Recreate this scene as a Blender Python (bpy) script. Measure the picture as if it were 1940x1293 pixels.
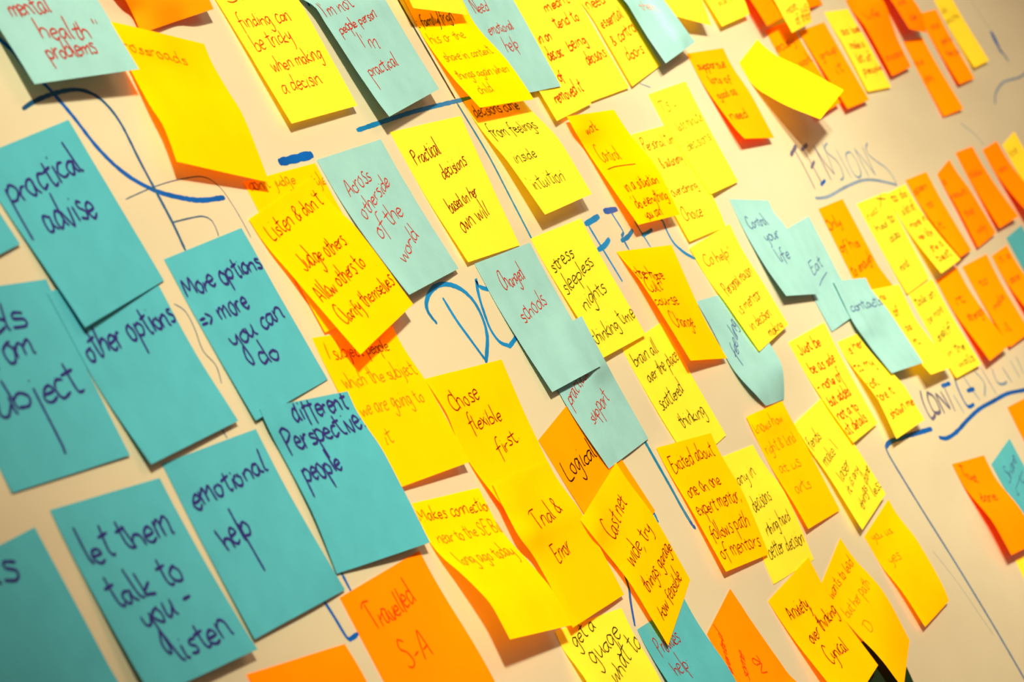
# Sticky notes on a whiteboard, seen obliquely with a tilted short telephoto lens.
# All lengths in the tables are millimetres in the board's own plane:
# x to the right, y down, h out of the board.  Pieces of paper are 76 mm square.
import bpy, math, random
from mathutils import Vector, Matrix
for o in list(bpy.data.objects): bpy.data.objects.remove(o)
scene = bpy.context.scene
col = scene.collection

# ------------------------------------------------------------ frame of the board in the room
TILT = math.radians(-6.0)          # turns the measured frame so that the notes hang level
CX, CZ = 0.0, 1.45
def W(x, y, h=0.0):
    X = x*math.cos(TILT) + y*math.sin(TILT)
    Y = -x*math.sin(TILT) + y*math.cos(TILT)
    return Vector((CX + X*.001, -h*.001, CZ - Y*.001))

# ------------------------------------------------------------ camera
CAM_R = [(0.416180, 0.413844, -0.809646), (-0.069963, 0.902359, 0.425269), (0.906586, -0.120343, 0.404498)]
CAM_P = (-1175.00, 155.97, -524.26)
CAM_LENS = 89.702
cam_data = bpy.data.cameras.new('camera')
cam = bpy.data.objects.new('camera', cam_data); col.objects.link(cam)
def axis(v):
    a = W(v[0], v[1], -v[2]) - W(0, 0, 0); return a.normalized()
cx, cy, cz = axis(CAM_R[0]), axis(CAM_R[1]), axis(CAM_R[2])     # right, down, forward
m = Matrix((cx, -cy, -cz)).transposed().to_4x4()
m.translation = W(CAM_P[0], CAM_P[1], -CAM_P[2])
cam.matrix_world = m
cam_data.sensor_width = 36; cam_data.lens = CAM_LENS
cam_data.clip_start = .02; cam_data.clip_end = 50
cam_data.dof.use_dof = True; cam_data.dof.focus_distance = 1.325; cam_data.dof.aperture_fstop = 19
scene.camera = cam

# ------------------------------------------------------------ light, sky, exposure
scene.view_settings.view_transform = 'Standard'
scene.view_settings.look = 'None'
scene.view_settings.exposure = 0.0
scene.view_settings.gamma = 1
scene.view_settings.use_curve_mapping = False
world = bpy.data.worlds.new('room_light'); scene.world = world; world.use_nodes = True
bg = world.node_tree.nodes['Background']; bg.inputs[0].default_value = (1.0, .62, .42, 1); bg.inputs[1].default_value = .30
def lamp(name, kind, loc, aim, power, colour, **kw):
    d = bpy.data.lights.new(name, kind); d.energy = power; d.color = colour
    for k, v in kw.items(): setattr(d, k, v)
    o = bpy.data.objects.new(name, d); col.objects.link(o)
    o.location = loc; o.rotation_euler = (Vector(aim) - Vector(loc)).to_track_quat('-Z', 'Y').to_euler()
    return o
# two added warm spots, up and to the left, cones narrowed into a vignette; added soft fill panel behind the viewer
LD = Vector((-1.16, -.96, .56))
aim_a, aim_b = W(115, -20), W(1000, -150)
lamp('key_spot', 'SPOT', aim_a + LD*1.9, aim_a, 600, (1, .94, .71), spot_size=math.radians(21.5), spot_blend=1.0, shadow_soft_size=.09)
lamp('key_spot', 'SPOT', aim_b + LD*2.0, aim_b, 535, (1, .94, .71), spot_size=math.radians(27), spot_blend=1.0, shadow_soft_size=.09)
lamp('fill_panel', 'AREA', Vector((.3, -2.1, 2.5)), W(350, 0), 8, (1, .78, .56), shape='RECTANGLE', size=1.6, size_y=.5)  # unseen frontal fill, added to soften the shading

# ------------------------------------------------------------ materials
def lin(c):
    return tuple((v/255/12.92 if v/255 <= .04045 else ((v/255+.055)/1.055)**2.4) for v in c)
def nodes_of(name):
    m = bpy.data.materials.new(name); m.use_nodes = True
    nt = m.node_tree; nt.nodes.clear(); return m, nt, nt.nodes, nt.links
def paper(name, rgb, thru, amount=.42, rough_noise=.03):
    """thin coloured paper: matt face, fibres, and light soaking through"""
    m, nt, N, L = nodes_of(name)
    out = N.new('ShaderNodeOutputMaterial'); mix = N.new('ShaderNodeAddShader')
    d = N.new('ShaderNodeBsdfDiffuse'); t = N.new('ShaderNodeBsdfTranslucent')
    tc = N.new('ShaderNodeTexCoord')
    n1 = N.new('ShaderNodeTexNoise'); n1.inputs['Scale'].default_value = 55; n1.inputs['Detail'].default_value = 5
    n2 = N.new('ShaderNodeTexNoise'); n2.inputs['Scale'].default_value = 900; n2.inputs['Detail'].default_value = 3
    L.new(tc.outputs['Object'], n1.inputs['Vector']); L.new(tc.outputs['Object'], n2.inputs['Vector'])
    add = N.new('ShaderNodeMath'); add.operation = 'MULTIPLY_ADD'; add.inputs[1].default_value = .35
    L.new(n2.outputs['Fac'], add.inputs[0]); L.new(n1.outputs['Fac'], add.inputs[2])
    ramp = N.new('ShaderNodeMapRange'); ramp.inputs['From Min'].default_value = .3; ramp.inputs['From Max'].default_value = 1.0
    ramp.inputs['To Min'].default_value = 1 - rough_noise*2.2; ramp.inputs['To Max'].default_value = 1 + rough_noise
    L.new(add.outputs[0], ramp.inputs['Value'])
    mul = N.new('ShaderNodeVectorMath'); mul.operation = 'SCALE'; mul.inputs[0].default_value = [c*.80 for c in lin(rgb)]
    L.new(ramp.outputs[0], mul.inputs['Scale']); L.new(mul.outputs[0], d.inputs['Color'])
    t.inputs['Color'].default_value = (*[c*amount for c in lin(thru)], 1)
    bump = N.new('ShaderNodeBump'); bump.inputs['Strength'].default_value = .07; bump.inputs['Distance'].default_value = .0006
    L.new(n1.outputs['Fac'], bump.inputs['Height']); L.new(bump.outputs[0], d.inputs['Normal'])
    L.new(d.outputs[0], mix.inputs[0]); L.new(t.outputs[0], mix.inputs[1]); L.new(mix.outputs[0], out.inputs[0])
    return m
def ink(name, rgb, vary=.0, spec=.1, rough=.5, vscale=30):
    m, nt, N, L = nodes_of(name)
    out = N.new('ShaderNodeOutputMaterial'); p = N.new('ShaderNodeBsdfPrincipled')
    p.inputs['Roughness'].default_value = rough; p.inputs['Specular IOR Level'].default_value = spec
    tc = N.new('ShaderNodeTexCoord'); n = N.new('ShaderNodeTexNoise'); n.inputs['Scale'].default_value = vscale
    n.inputs['Detail'].default_value = 3
    L.new(tc.outputs['Object'], n.inputs['Vector'])
    r = N.new('ShaderNodeMapRange'); r.inputs['From Min'].default_value = .3; r.inputs['From Max'].default_value = .7
    r.inputs['To Min'].default_value = 1 - vary; r.inputs['To Max'].default_value = 1 + vary
    s = N.new('ShaderNodeVectorMath'); s.operation = 'SCALE'; s.inputs[0].default_value = lin(rgb)
    L.new(n.outputs['Fac'], r.inputs['Value']); L.new(r.outputs[0], s.inputs['Scale'])
    L.new(s.outputs[0], p.inputs['Base Color']); L.new(p.outputs[0], out.inputs[0])
    return m
PAPER = {
    'Y': paper('lemon_paper', (252, 226, 62), (255, 240, 30), .5),
    'Z': paper('bright_lemon_paper', (255, 238, 24), (255, 200, 0)),
    'H': paper('sun_yellow_paper', (255, 222, 6), (255, 200, 0), .6),
    'G': paper('golden_paper', (255, 210, 4), (255, 188, 0), .6),
    'D': paper('dark_golden_paper', (250, 172, 14), (255, 110, 0)),
    'P': paper('orange_gold_paper', (255, 175, 4), (255, 80, 0), .5),
    'Q': paper('amber_paper', (255, 188, 8), (255, 60, 0), .55),
    'O': paper('orange_paper', (255, 160, 4), (255, 70, 0), .5),
    'T': paper('pale_teal_paper', (168, 222, 218), (0, 150, 175), .4, .06),
    'T2': paper('mid_teal_paper', (98, 196, 206), (0, 145, 170), .4, .06),
    'T3': paper('deep_teal_paper', (95, 198, 212), (0, 135, 170), .35, .05),
    'K': paper('shaded_green_paper', (40, 62, 40), (20, 40, 20), .1),  # deep shade between the notes is put into this paper's colour
}
PENS = {
    'r': (ink('red_pen', (196, 40, 14)), .62), 'rb': (ink('red_felt_pen', (176, 70, 62)), .95), 'rf': (ink('faded_red_pen', (215, 150, 130)), .8),
    'rd': (ink('dark_red_pen', (165, 30, 30)), .6), 'rr': (ink('scarlet_pen', (240, 70, 0)), .8), 'ro': (ink('red_pen_on_yellow', (190, 66, 0)), 1.15),
    'br': (ink('brown_pen', (128, 30, 0)), .7), 'br2': (ink('heavy_brown_pen', (130, 22, 0)), .85), 'bf': (ink('faded_brown_pen', (150, 72, 5)), .6),
    'f': (ink('faint_pencil', (186, 130, 10)), .6), 'k': (ink('black_green_pen', (38, 52, 18)), .7), 'k2': (ink('thin_green_pen', (48, 70, 22)), .62),
    'gk': (ink('dark_green_pen', (44, 60, 14)), .72), 'kk': (ink('black_pen', (20, 12, 8)), .85), 'gf': (ink('faded_grey_pen', (150, 150, 30)), .95),
    'gd': (ink('grey_green_pen', (85, 92, 25)), 1.1), 'b': (ink('blue_felt_pen', (48, 44, 120)), 1.35), 'bl': (ink('thin_blue_pen', (70, 90, 150)), .8),
    'of': (ink('faded_pen_on_orange', (216, 92, 0)), 1.1), 'od': (ink('dark_pen_on_orange', (165, 60, 0)), 1.0),
}
MARK = {
    'b': ink('blue_marker', (0, 88, 170), .25), 'm': ink('bright_blue_marker', (20, 128, 190), .25), 'd': ink('dull_blue_marker', (30, 88, 128), .3),
    'c': ink('teal_blue_marker', (22, 128, 165), .2), 'k': ink('dark_marker', (40, 60, 50), .2), 'l': ink('rubbed_blue_marker', (128, 148, 166), .15),
    'g': ink('rubbed_dark_marker', (105, 100, 125), .3), 's': ink('slate_marker', (95, 120, 155), .1),
}
def board_material():
    m, nt, N, L = nodes_of('whiteboard_enamel')
    out = N.new('ShaderNodeOutputMaterial'); p = N.new('ShaderNodeBsdfPrincipled')
    p.inputs['Roughness'].default_value = .5; p.inputs['Specular IOR Level'].default_value = .25
    tc = N.new('ShaderNodeTexCoord'); n = N.new('ShaderNodeTexNoise'); n.inputs['Scale'].default_value = 5; n.inputs['Detail'].default_value = 6
    mp = N.new('ShaderNodeMapping'); mp.inputs['Scale'].default_value = (1, 1, 3)
    L.new(tc.outputs['Object'], mp.inputs[0]); L.new(mp.outputs[0], n.inputs['Vector'])
    cr = N.new('ShaderNodeValToRGB')
    cr.color_ramp.elements[0].position = .28; cr.color_ramp.elements[0].color = (*lin((212, 197, 163)), 1)
    cr.color_ramp.elements[1].position = .62; cr.color_ramp.elements[1].color = (*lin((220, 206, 171)), 1)
    L.new(n.outputs['Fac'], cr.inputs[0]); L.new(cr.outputs[0], p.inputs['Base Color']); L.new(p.outputs[0], out.inputs[0])
    return m

# ------------------------------------------------------------ helpers
def mesh_obj(name, verts, faces, mat, parent=None, smooth=True, loc=None):
    me = bpy.data.meshes.new(name)
    if loc is not None: verts = [v - loc for v in verts]
    me.from_pydata([tuple(v) for v in verts], [], faces); me.materials.append(mat)
    if smooth: me.polygons.foreach_set('use_smooth', [True]*len(faces))
    me.update()
    o = bpy.data.objects.new(name, me); col.objects.link(o)
    if parent is not None: o.parent = parent
    elif loc is not None: o.location = loc
    return o
def box(name, lo, hi, mat, parent=None, kind=None):
    v = [Vector((x, y, z)) for x in (lo[0], hi[0]) for y in (lo[1], hi[1]) for z in (lo[2], hi[2])]
    f = [(0,1,3,2),(4,6,7,5),(0,4,5,1),(2,3,7,6),(0,2,6,4),(1,5,7,3)]
    o = mesh_obj(name, v, f, mat, parent, False)
    if kind: o['kind'] = kind
    return o
def cr1(a, b, c, d, t): return .5*((2*b)+(-a+c)*t+(2*a-5*b+4*c-d)*t*t+(-a+3*b-3*c+d)*t**3)
class Sheet:
    """smooth surface through a 9 x 5 table of measured points"""
    def __init__(self, g):
        it = [v*.1 for v in g]
        self.g = [[Vector(it[(j*5+i)*3:(j*5+i)*3+3]) for i in range(5)] for j in range(9)]
    def row(self, r, s):
        x = min(max(s, 0), 1)*4; i = min(int(x), 3); f = x-i
        p = lambda k: r[k] if 0 <= k < 5 else (2*r[0]-r[1] if k < 0 else 2*r[4]-r[3])
        return cr1(p(i-1), p(i), p(i+1), p(i+2), f)
    def at(self, s, t):
        y = min(max(t, 0), 1)*8; j = min(int(y), 7); f = y-j
        q = lambda k: self.row(self.g[k], s) if 0 <= k < 9 else (2*self.row(self.g[0], s)-self.row(self.g[1], s) if k < 0 else 2*self.row(self.g[8], s)-self.row(self.g[7], s))
        return cr1(q(j-1), q(j), q(j+1), q(j+2), f)
    def point(self, s, t): 
        a = self.at(s, t); return W(a.x, a.y, a.z)
    def normal(self, s, t):
        s = min(max(s, .01), .99); t = min(max(t, .01), .99); e = .01
        n = (self.point(s+e, t)-self.point(s-e, t)).cross(self.point(s, t+e)-self.point(s, t-e))
        n.normalize(); return n if n.y < 0 else -n
def smooth_line(pts, step):
    """round a pen path; pts are 2-tuples"""
    if len(pts) < 3: 
        a, b = pts[0], pts[-1]; n = max(1, int(math.hypot(b[0]-a[0], b[1]-a[1])/step))
        return [(a[0]+(b[0]-a[0])*k/n, a[1]+(b[1]-a[1])*k/n) for k in range(n+1)]
    P = [pts[0]]+list(pts)+[pts[-1]]; out = []
    for k in range(1, len(P)-2):
        n = max(2, int(math.hypot(P[k+1][0]-P[k][0], P[k+1][1]-P[k][1])/step))
        for q in range(n):
            t = q/n; out.append(tuple(cr1(P[k-1][c], P[k][c], P[k+1][c], P[k+2][c], t) for c in (0, 1)))
    out.append(pts[-1]); return out
def ribbon(V, F, path, width, lift, place, rnd=None, taper=True):
    """a flat inked stroke along path (mm in the sheet), placed by place(x, y, lift)"""
    n = len(path); base = len(V)
    for k, (x, y) in enumerate(path):
        a = path[max(k-1, 0)]; b = path[min(k+1, n-1)]
        dx, dy = b[0]-a[0], b[1]-a[1]; d = math.hypot(dx, dy) or 1
        w = width*.5
        if rnd: w *= .88+.24*rnd.random()
        if taper and k in (0, n-1): w *= .55
        nx, ny = -dy/d*w, dx/d*w
        V.append(place(x+nx, y+ny, lift)); V.append(place(x-nx, y-ny, lift))
        if k: F.append((base+2*k-2, base+2*k, base+2*k+1, base+2*k-1))
FONT = {
'a': (10, '8,9 4,10 1,6 2,1 5,1 8,8;8,10 8,3 10,0'),
'b': (10, '1,20 1,1;1,6 5,10 9,6 7,1 1,1'),
'c': (8, '8,9 4,10 1,5 3,0 8,2'),
'd': (10, '8,8 4,10 1,5 3,0 8,4;8,20 8,4 9,0'),
'e': (9, '1,5 8,6 6,10 2,8 1,3 4,0 8,2'),
'f': (8, '9,19 6,19 4,14 3,-6;0,9 8,10'),
'g': (10, '8,8 4,10 1,5 4,1 8,7;8,10 8,-5 5,-9 1,-6'),
'h': (10, '1,20 1,0;1,5 4,10 8,8 8,0'),
'i': (4, '2,10 2,1 3,0;2,15 2.3,14'),
'j': (5, '3,10 3,-6 0,-9;3,15 3.3,14'),
'k': (9, '1,20 1,0;8,10 1,4 8,0'),
'l': (4, '2,20 2,2 4,0'),
'm': (14, '1,10 1,0;1,6 4,10 6,8 6,0;6,6 10,10 12,8 12,0 13,0'),
'n': (10, '1,10 1,0;1,6 5,10 8,8 8,1 9,0'),
'o': (9, '5,10 1,7 2,1 6,0 8,6 5,10 7,10'),
'p': (10, '1,10 1,-11;1,7 5,10 9,6 6,1 1,2'),
'q': (10, '8,8 4,10 1,5 4,1 8,7;8,10 8,-10'),
'r': (7, '1,10 1,0;1,5 4,9 7,9'),
's': (8, '8,9 4,10 3,7 7,4 6,0 1,1'),
't': (8, '4,17 4,3 6,0 8,1;0,11 8,12'),
'u': (10, '1,10 1,2 4,0 8,6;8,10 8,2 10,0'),
'v': (8, '0,10 4,0 8,10'),
'w': (13, '0,10 3,0 6,8 9,0 12,10'),
'x': (9, '1,10 8,0;8,10 1,0'),
'y': (9, '1,10 2,4 5,3 8,9;8,10 7,-6 3,-9'),
'z': (8, '1,10 8,10 1,0 8,0'),
'A': (13, '1,0 6,19 11,0;3,7 10,8'),
'B': (12, '2,19 2,0;2,19 9,17 8,11 2,10 10,7 9,1 2,0'),
'C': (13, '12,17 7,20 2,12 3,3 8,-1 13,2'),
'D': (14, '3,18 3,0;0,16 8,19 13,10 9,1 3,0'),
'E': (12, '3,19 2,1 6,-1 11,1;2,19 11,19;3,10 9,10'),
'F': (11, '2,19 2,0;2,19 10,19;2,10 8,10'),
'I': (4, '2,19 2,0'),
'J': (10, '8,19 8,3 4,-1 0,3'),
'L': (11, '3,19 2,1 10,0'),
'M': (15, '1,0 2,18 7,6 12,18 14,0'),
'N': (13, '1,0 2,18 10,1 11,19'),
'O': (13, '7,19 2,12 3,2 9,0 12,9 7,19'),
'P': (12, '3,19 2,-2;1,17 7,20 11,15 7,10 2,9'),
'S': (11, '10,17 6,20 3,15 8,10 9,3 4,0 0,3'),
'T': (13, '6,18 6,0;0,16 4,19 13,18'),
'X': (12, '1,18 11,0;11,18 1,0'),
'&': (11, '10,0 3,13 5,18 8,14 2,6 3,0 7,1 10,7'),
"'": (4, '2,18 2,14'),
'"': (6, '2,18 2,13;5,18 5,13'),
'.': (4, '2,1 2.4,0'),
',': (4, '3,1 1,-4'),
':': (5, '2,9 2.4,8;2,2 2.4,1'),
'-': (9, '1,6 8,7'),
'_': (40, '0,0 15,4 40,6'),
'=': (9, '1,4 8,4;1,8 8,8'),
'>': (7, '1,11 6,6 1,1'),
'/': (7, '1,-2 6,18'),
'2': (10, '1,15 5,19 8,14 1,1 9,0'),
' ': (7, ''),
'þ': (10, '1,10 0,-22;1,7 5,10 9,6 6,1 1,2'),
'ĵ': (5, '3,10 3,-24 1,-27;3,15 3.3,14'),
'ŷ': (9, '1,10 2,4 5,3 8,9;8,10 8,-14 6,-19 4,-12 8,-2'),
}
PARSED = {k: (w, [[tuple(float(q) for q in p.split(',')) for p in s.split()] for s in d.split(';') if s]) for k, (w, d) in FONT.items()}
def text_strokes(txt, rnd):
    x = 0; out = []
    for ch in txt:
        w, st = PARSED[ch]; jy = rnd.uniform(-1.1, 1.1); sc = rnd.uniform(.82, 1.22); sl = rnd.uniform(-.16, .12)
        for s in st: out.append([((x+px+sl*py+rnd.uniform(-.6, .6)), (py*sc+jy+rnd.uniform(-.6, .6))) for px, py in s])
        x += w*rnd.uniform(.92, 1.06)
    return out, max(x, 1)

def note(spec, k):
    ident, colour, label, texts, g = spec
    sh = Sheet(g); rnd = random.Random(k*7+3)
    org = sh.point(.5, 0)
    ns, nt = 14, 28; T = .00011
    V, F = [], []
    top = [[None]*(ns+1) for _ in range(nt+1)]
    for j in range(nt+1):
        for i in range(ns+1):
            s, t = i/ns, j/nt; V.append(sh.point(s, t))
    nn = len(V)
    for j in range(nt+1):
        for i in range(ns+1): V.append(V[j*(ns+1)+i] - sh.normal(i/ns, j/nt)*T)
    w = ns+1
    for j in range(nt):
        for i in range(ns):
            a = j*w+i; F.append((a, a+w, a+w+1, a+1)); b = nn+a; F.append((b, b+1, b+w+1, b+w))
    rim = list(range(0, w)) + [j*w+ns for j in range(1, nt+1)] + [nt*w+i for i in range(ns-1, -1, -1)] + [j*w for j in range(nt-1, 0, -1)]
    b = len(V); V += [V[q] for q in rim] + [V[nn+q] for q in rim]; L_ = len(rim)     # the cut edge has its own vertices
    for q in range(L_): F.append((b+q, b+(q+1) % L_, b+L_+(q+1) % L_, b+L_+q))
    o = mesh_obj('sticky_note', V, F, PAPER[colour], None, True, org)
    o['label'] = label; o['category'] = 'sticky note'; o['group'] = 'sticky notes on the whiteboard'
    # handwriting, one part per line
    def place(x, y, lift):
        s, t = x/76, y/76; s = min(max(s, .004), .996); t = min(max(t, .004), .996)
        return sh.point(s, t) + sh.normal(s, t)*lift
    for txt, s0, t0, s1, t1, size, pen in texts:
        mat, pw = PENS[pen]
        st, tw = text_strokes(txt, rnd)
        ax, ay, bx, by = s0*76, t0*76, s1*76, t1*76
        dx, dy = bx-ax, by-ay; d = math.hypot(dx, dy); ux, uy = dx/d, dy/d
        px, py = uy, -ux                              # perpendicular to the line of writing
        if abs(dx) > abs(dy)*.8:                      # stems lean back towards the sheet's own upright
            px, py = px*.45, py*.45-.55
            q = math.hypot(px, py); px /= q; py /= q
        V, F = [], []
        for s in st:
            pts = [(ax+ux*x/tw*d+px*y*.1*size*.72, ay+uy*x/tw*d+py*y*.1*size*.72) for x, y in s]
            pts = [p for p in smooth_line(pts, 1.1)]
            # keep only what lies on the sheet
            run = []
            for p in pts+[None]:
                if p is not None and -.5 < p[0] < 76.5 and -.5 < p[1] < 76.5: run.append(p)
                else:
                    if len(run) > 1: ribbon(V, F, run, pw, .00022, place, rnd)
                    run = []
        if V: mesh_obj('handwriting', [v for v in V], F, mat, o, False, org)
    return o

# ------------------------------------------------------------ the room and the board
wall_mat = ink('wall_paint', (222, 205, 180), .02, .2, .8, 8)
floor_mat = ink('floor_carpet', (120, 105, 92), .15, .1, .9, 60)
alu = ink('brushed_aluminium', (150, 146, 140), .08, .5, .35, 40)
XL, XR, ZB, ZT = -1.1, 2.6, .72, 2.3
w = box('wall_back', (-2.6, .022, 0), (4.4, .12, 2.9), wall_mat, None, 'structure')
fl = box('floor', (-2.6, -3.0, -.05), (4.4, .12, 0), floor_mat, None, 'structure')
board = bpy.data.objects.new('whiteboard', None); col.objects.link(board); board.location = (0, 0, 0)
board['label'] = 'cream whiteboard with blue marker lines behind all the notes'; board['category'] = 'whiteboard'
box('writing_surface', (XL, 0, ZB), (XR, .018, ZT), board_material(), board)
box('frame_rail', (XL-.03, -.008, ZB-.03), (XR+.03, .0215, ZB), alu, board)
box('frame_rail', (XL-.03, -.008, ZT), (XR+.03, .0215, ZT+.03), alu, board)
box('frame_rail', (XL-.03, -.008, ZB), (XL, .0215, ZT), alu, board)
box('frame_rail', (XR, -.008, ZB), (XR+.03, .0215, ZT), alu, board)
box('pen_tray', (XL+.4, -.07, ZB-.045), (XR-.4, -.0085, ZB-.0305), alu, board)

# marker strokes: (word or line, width mm, ink, points in tenths of a mm)
STROKES = [
('long', 2.6, 'b', [-3358,-1629,-3315,-1587,-3256,-1529,-3219,-1457,-3133,-1382,-3044,-1253,-2959,-1098,-2843,-982,-2682,-905,-2513,-868,-2352,-851,-2160,-860]),
('arch', 2, 'd', [-3362,-1277,-3252,-1315,-3076,-1355,-2925,-1371,-2821,-1352,-2752,-1299,-2710,-1207,-2694,-1039,-2676,-913,-2654,-754,-2650,-631]),
('thin', 0.5, 'd', [-2924,-868,-2670,-921,-2450,-952,-2254,-962,-2157,-913,-2111,-815,-2085,-692,-2084,-664]),
('thin', 0.7, 'd', [-2654,-754,-2501,-770,-2395,-775,-2340,-752,-2337,-698,-2343,-681]),
('thin', 0.6, 'd', [-2908,-392,-2853,-356,-2840,-282,-2850,-177,-2804,-108,-2820,-29]),
('thin', 1, 'd', [-2967,149,-2955,200]),
('corner', 2, 'b', [-2775,955,-2752,1027,-2727,1123,-2697,1133,-2636,1124]),
('short', 2, 'b', [-2553,865,-2543,948]),
('bar', 2.4, 'm', [-632,-1197,-230,-1261,98,-1311,579,-1371,867,-1403,1083,-1424]),
('dash', 4.2, 'b', [-1530,-1028,-1383,-1044,-1209,-1065]),
('dash', 2.5, 'b', [-547,-1944,-539,-1899]),
('upright', 2.3, 'k', [510,-1991,528,-1905,587,-1664,650,-1402]),
('upright', 2.2, 'c', [650,-1367,738,-1069,766,-863,768,-842,797,-589,800,-545]),
('D', 2.5, 'm', [-538,-267,-504,-153,-448,-41,-390,72]),
('D', 2.9, 'm', [-728,-158,-759,-209,-741,-256,-658,-308,-548,-341,-425,-344,-297,-307,-222,-233,-214,-132,-260,-36,-390,82]),
('O', 2.7, 'm', [3,-290,-90,-315,-83,-356,-136,-268,-167,-169,-180,-80,-144,-7,-64,21,-41,21,97,-29,124,-68]),
('F', 3.6, 'm', [1616,-612,1745,-634,1847,-654]),
('F', 2.4, 'm', [1663,-619,1648,-593,1700,-420,1754,-249]),
('F', 3.2, 'm', [1624,-448,1740,-470,1847,-506]),
('F', 3.8, 'b', [1972,-682,2162,-692]),
('F', 2.4, 'm', [2063,-677,2109,-543,2057,-521,2069,-428]),
('F', 3, 'm', [2022,-490,2144,-512,2257,-550]),
('E', 2, 'm', [2356,-600,2414,-434]),
('E', 2.4, 'm', [2372,-512,2494,-530,2564,-545]),
('C', 2.6, 'm', [2778,-609,2804,-592,2794,-531,2814,-445,2915,-374,3036,-331]),
('down', 3.4, 'c', [1043,635,1054,707,1110,967,1132,1087,1167,1209]),
('drop', 3.4, 'b', [1162,1188,1179,1214]),
('drop', 2.5, 'm', [746,1056,745,1113]),
('faint', 1, 'l', [3510,-1556,3670,-1531]),
('faint', 2, 'b', [62,1306,39,1381,-15,1451,-85,1560]),
('T', 3.4, 'g', [5858,-1031,6077,-1107]),
('T', 2, 'g', [6000,-1081,6029,-935,6040,-760]),
('E', 3, 'g', [6164,-1073,6352,-1118]),
('E', 2, 'g', [6212,-1084,6237,-948,6263,-788]),
('E', 2.6, 'g', [6186,-926,6328,-977]),
('E', 3, 'b', [6226,-786,6370,-821]),
('N', 2.2, 'g', [6494,-1103,6513,-960,6522,-826]),
('N', 1.8, 'g', [6494,-1103,6567,-968,6667,-866]),
('N', 1.6, 'l', [6722,-1125,6707,-1004,6667,-866]),
('S', 2, 'l', [6855,-1128,6750,-1098,6744,-1049,6875,-980,6899,-912,6850,-839,6749,-820]),
('I', 2, 'l', [7005,-1072,7044,-834]),
('O', 2, 'l', [7284,-1051,7188,-1029,7146,-956,7161,-860,7241,-834,7348,-869,7392,-969,7340,-1047,7284,-1051]),
('N', 2, 'l', [7484,-1081,7512,-840]),
('N', 1.8, 'l', [7484,-1081,7605,-968,7705,-849]),
('N', 1.8, 'l', [7718,-1094,7705,-849]),
('S', 2, 'l', [7902,-1129,7804,-1086,7790,-1030,7921,-966,8085,-908,8165,-827,8166,-755]),
('line', 2.6, 'l', [5953,-682,6263,-690,6810,-761,7296,-807,7674,-802,8156,-755]),
('C', 3, 'g', [6234,890,6182,956,6165,1048,6202,1106,6314,1087]),
('O', 3, 'g', [6372,919,6318,969,6324,1064,6473,1072,6489,963,6383,913]),
('N', 3, 'g', [6555,1089,6570,947,6742,1076,6710,945]),
('T', 3.5, 'b', [6809,902,7037,899]),
('T', 2.6, 'g', [6851,910,6838,1102]),
('R', 2.2, 'l', [6988,996,7033,1139]),
('R', 3, 'b', [7202,886,7171,990,7203,1108,7390,1110]),
('A', 3.5, 'b', [7390,998,7587,997]),
('A', 2.2, 'l', [7466,885,7522,990,7592,1089]),
('D', 2.2, 'l', [7826,867,7937,979,7785,1075]),
('I', 2.2, 'l', [8050,861,8117,1090]),
('C', 2.6, 'l', [8337,895,8302,1005,8434,1039,8580,1031]),
('T', 2.2, 'l', [8658,915,8721,1044]),
('I', 2.2, 'l', [8986,881,9022,1027]),
('O', 2.2, 'l', [9220,865,9197,1007]),
('line', 3.4, 'b', [6166,1251,6331,1274,6635,1257,7037,1205,7468,1160,7933,1140,8445,1123,8966,1142,9428,1146]),
('box', 3.6, 'b', [6077,1171,5745,1164,5407,1156,5047,1155,4910,1179]),
('box', 3.4, 's', [4900,1182,4906,1278,5039,1657,5216,2114,5376,2586,5498,3028]),
('drop', 15, 'b', [14179,-2358,14170,-2295]),
('drop', 10, 'b', [14181,-2313,14171,-2200]),
('drop', 6, 's', [14184,-2211,14299,-2091]),
('faint', 2.5, 'l', [12816,-1560,13075,-1683,13580,-1808,14085,-1860,14440,-1892,14873,-1961]),
('faint', 0.8, 'l', [13989,-2765,14016,-2621,14199,-2449]),
('faint', 1.2, 'l', [11136,-1334,11426,-1235,11612,-1114]),
('faint', 0.5, 'l', [-2924,-868,-2860,-883]),
('faint', 0.5, 'l', [4860,1937,5057,2208,5182,2443,5286,2637]),
]
rnd = random.Random(5)
for k, (word, width, inkname, pts) in enumerate(STROKES):
    P2 = [(pts[q]*.1, pts[q+1]*.1) for q in range(0, len(pts), 2)]
    V, F = [], []
    ribbon(V, F, smooth_line(P2, 2.0), width, .00004+.00002*(k % 5), lambda x, y, l: W(x, y, l*1000), rnd)
    # round ends
    for e in (P2[0], P2[-1]):
        b = len(V); n = 10
        for q in range(n): V.append(W(e[0]+math.cos(q*2*math.pi/n)*width*.45, e[1]+math.sin(q*2*math.pi/n)*width*.45, .03+.02*(k % 5)))
        F.append(tuple(range(b, b+n)))
    s = mesh_obj('marker_letter' if len(word) == 1 else 'marker_line', V, F, MARK[inkname], board, False)

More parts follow.
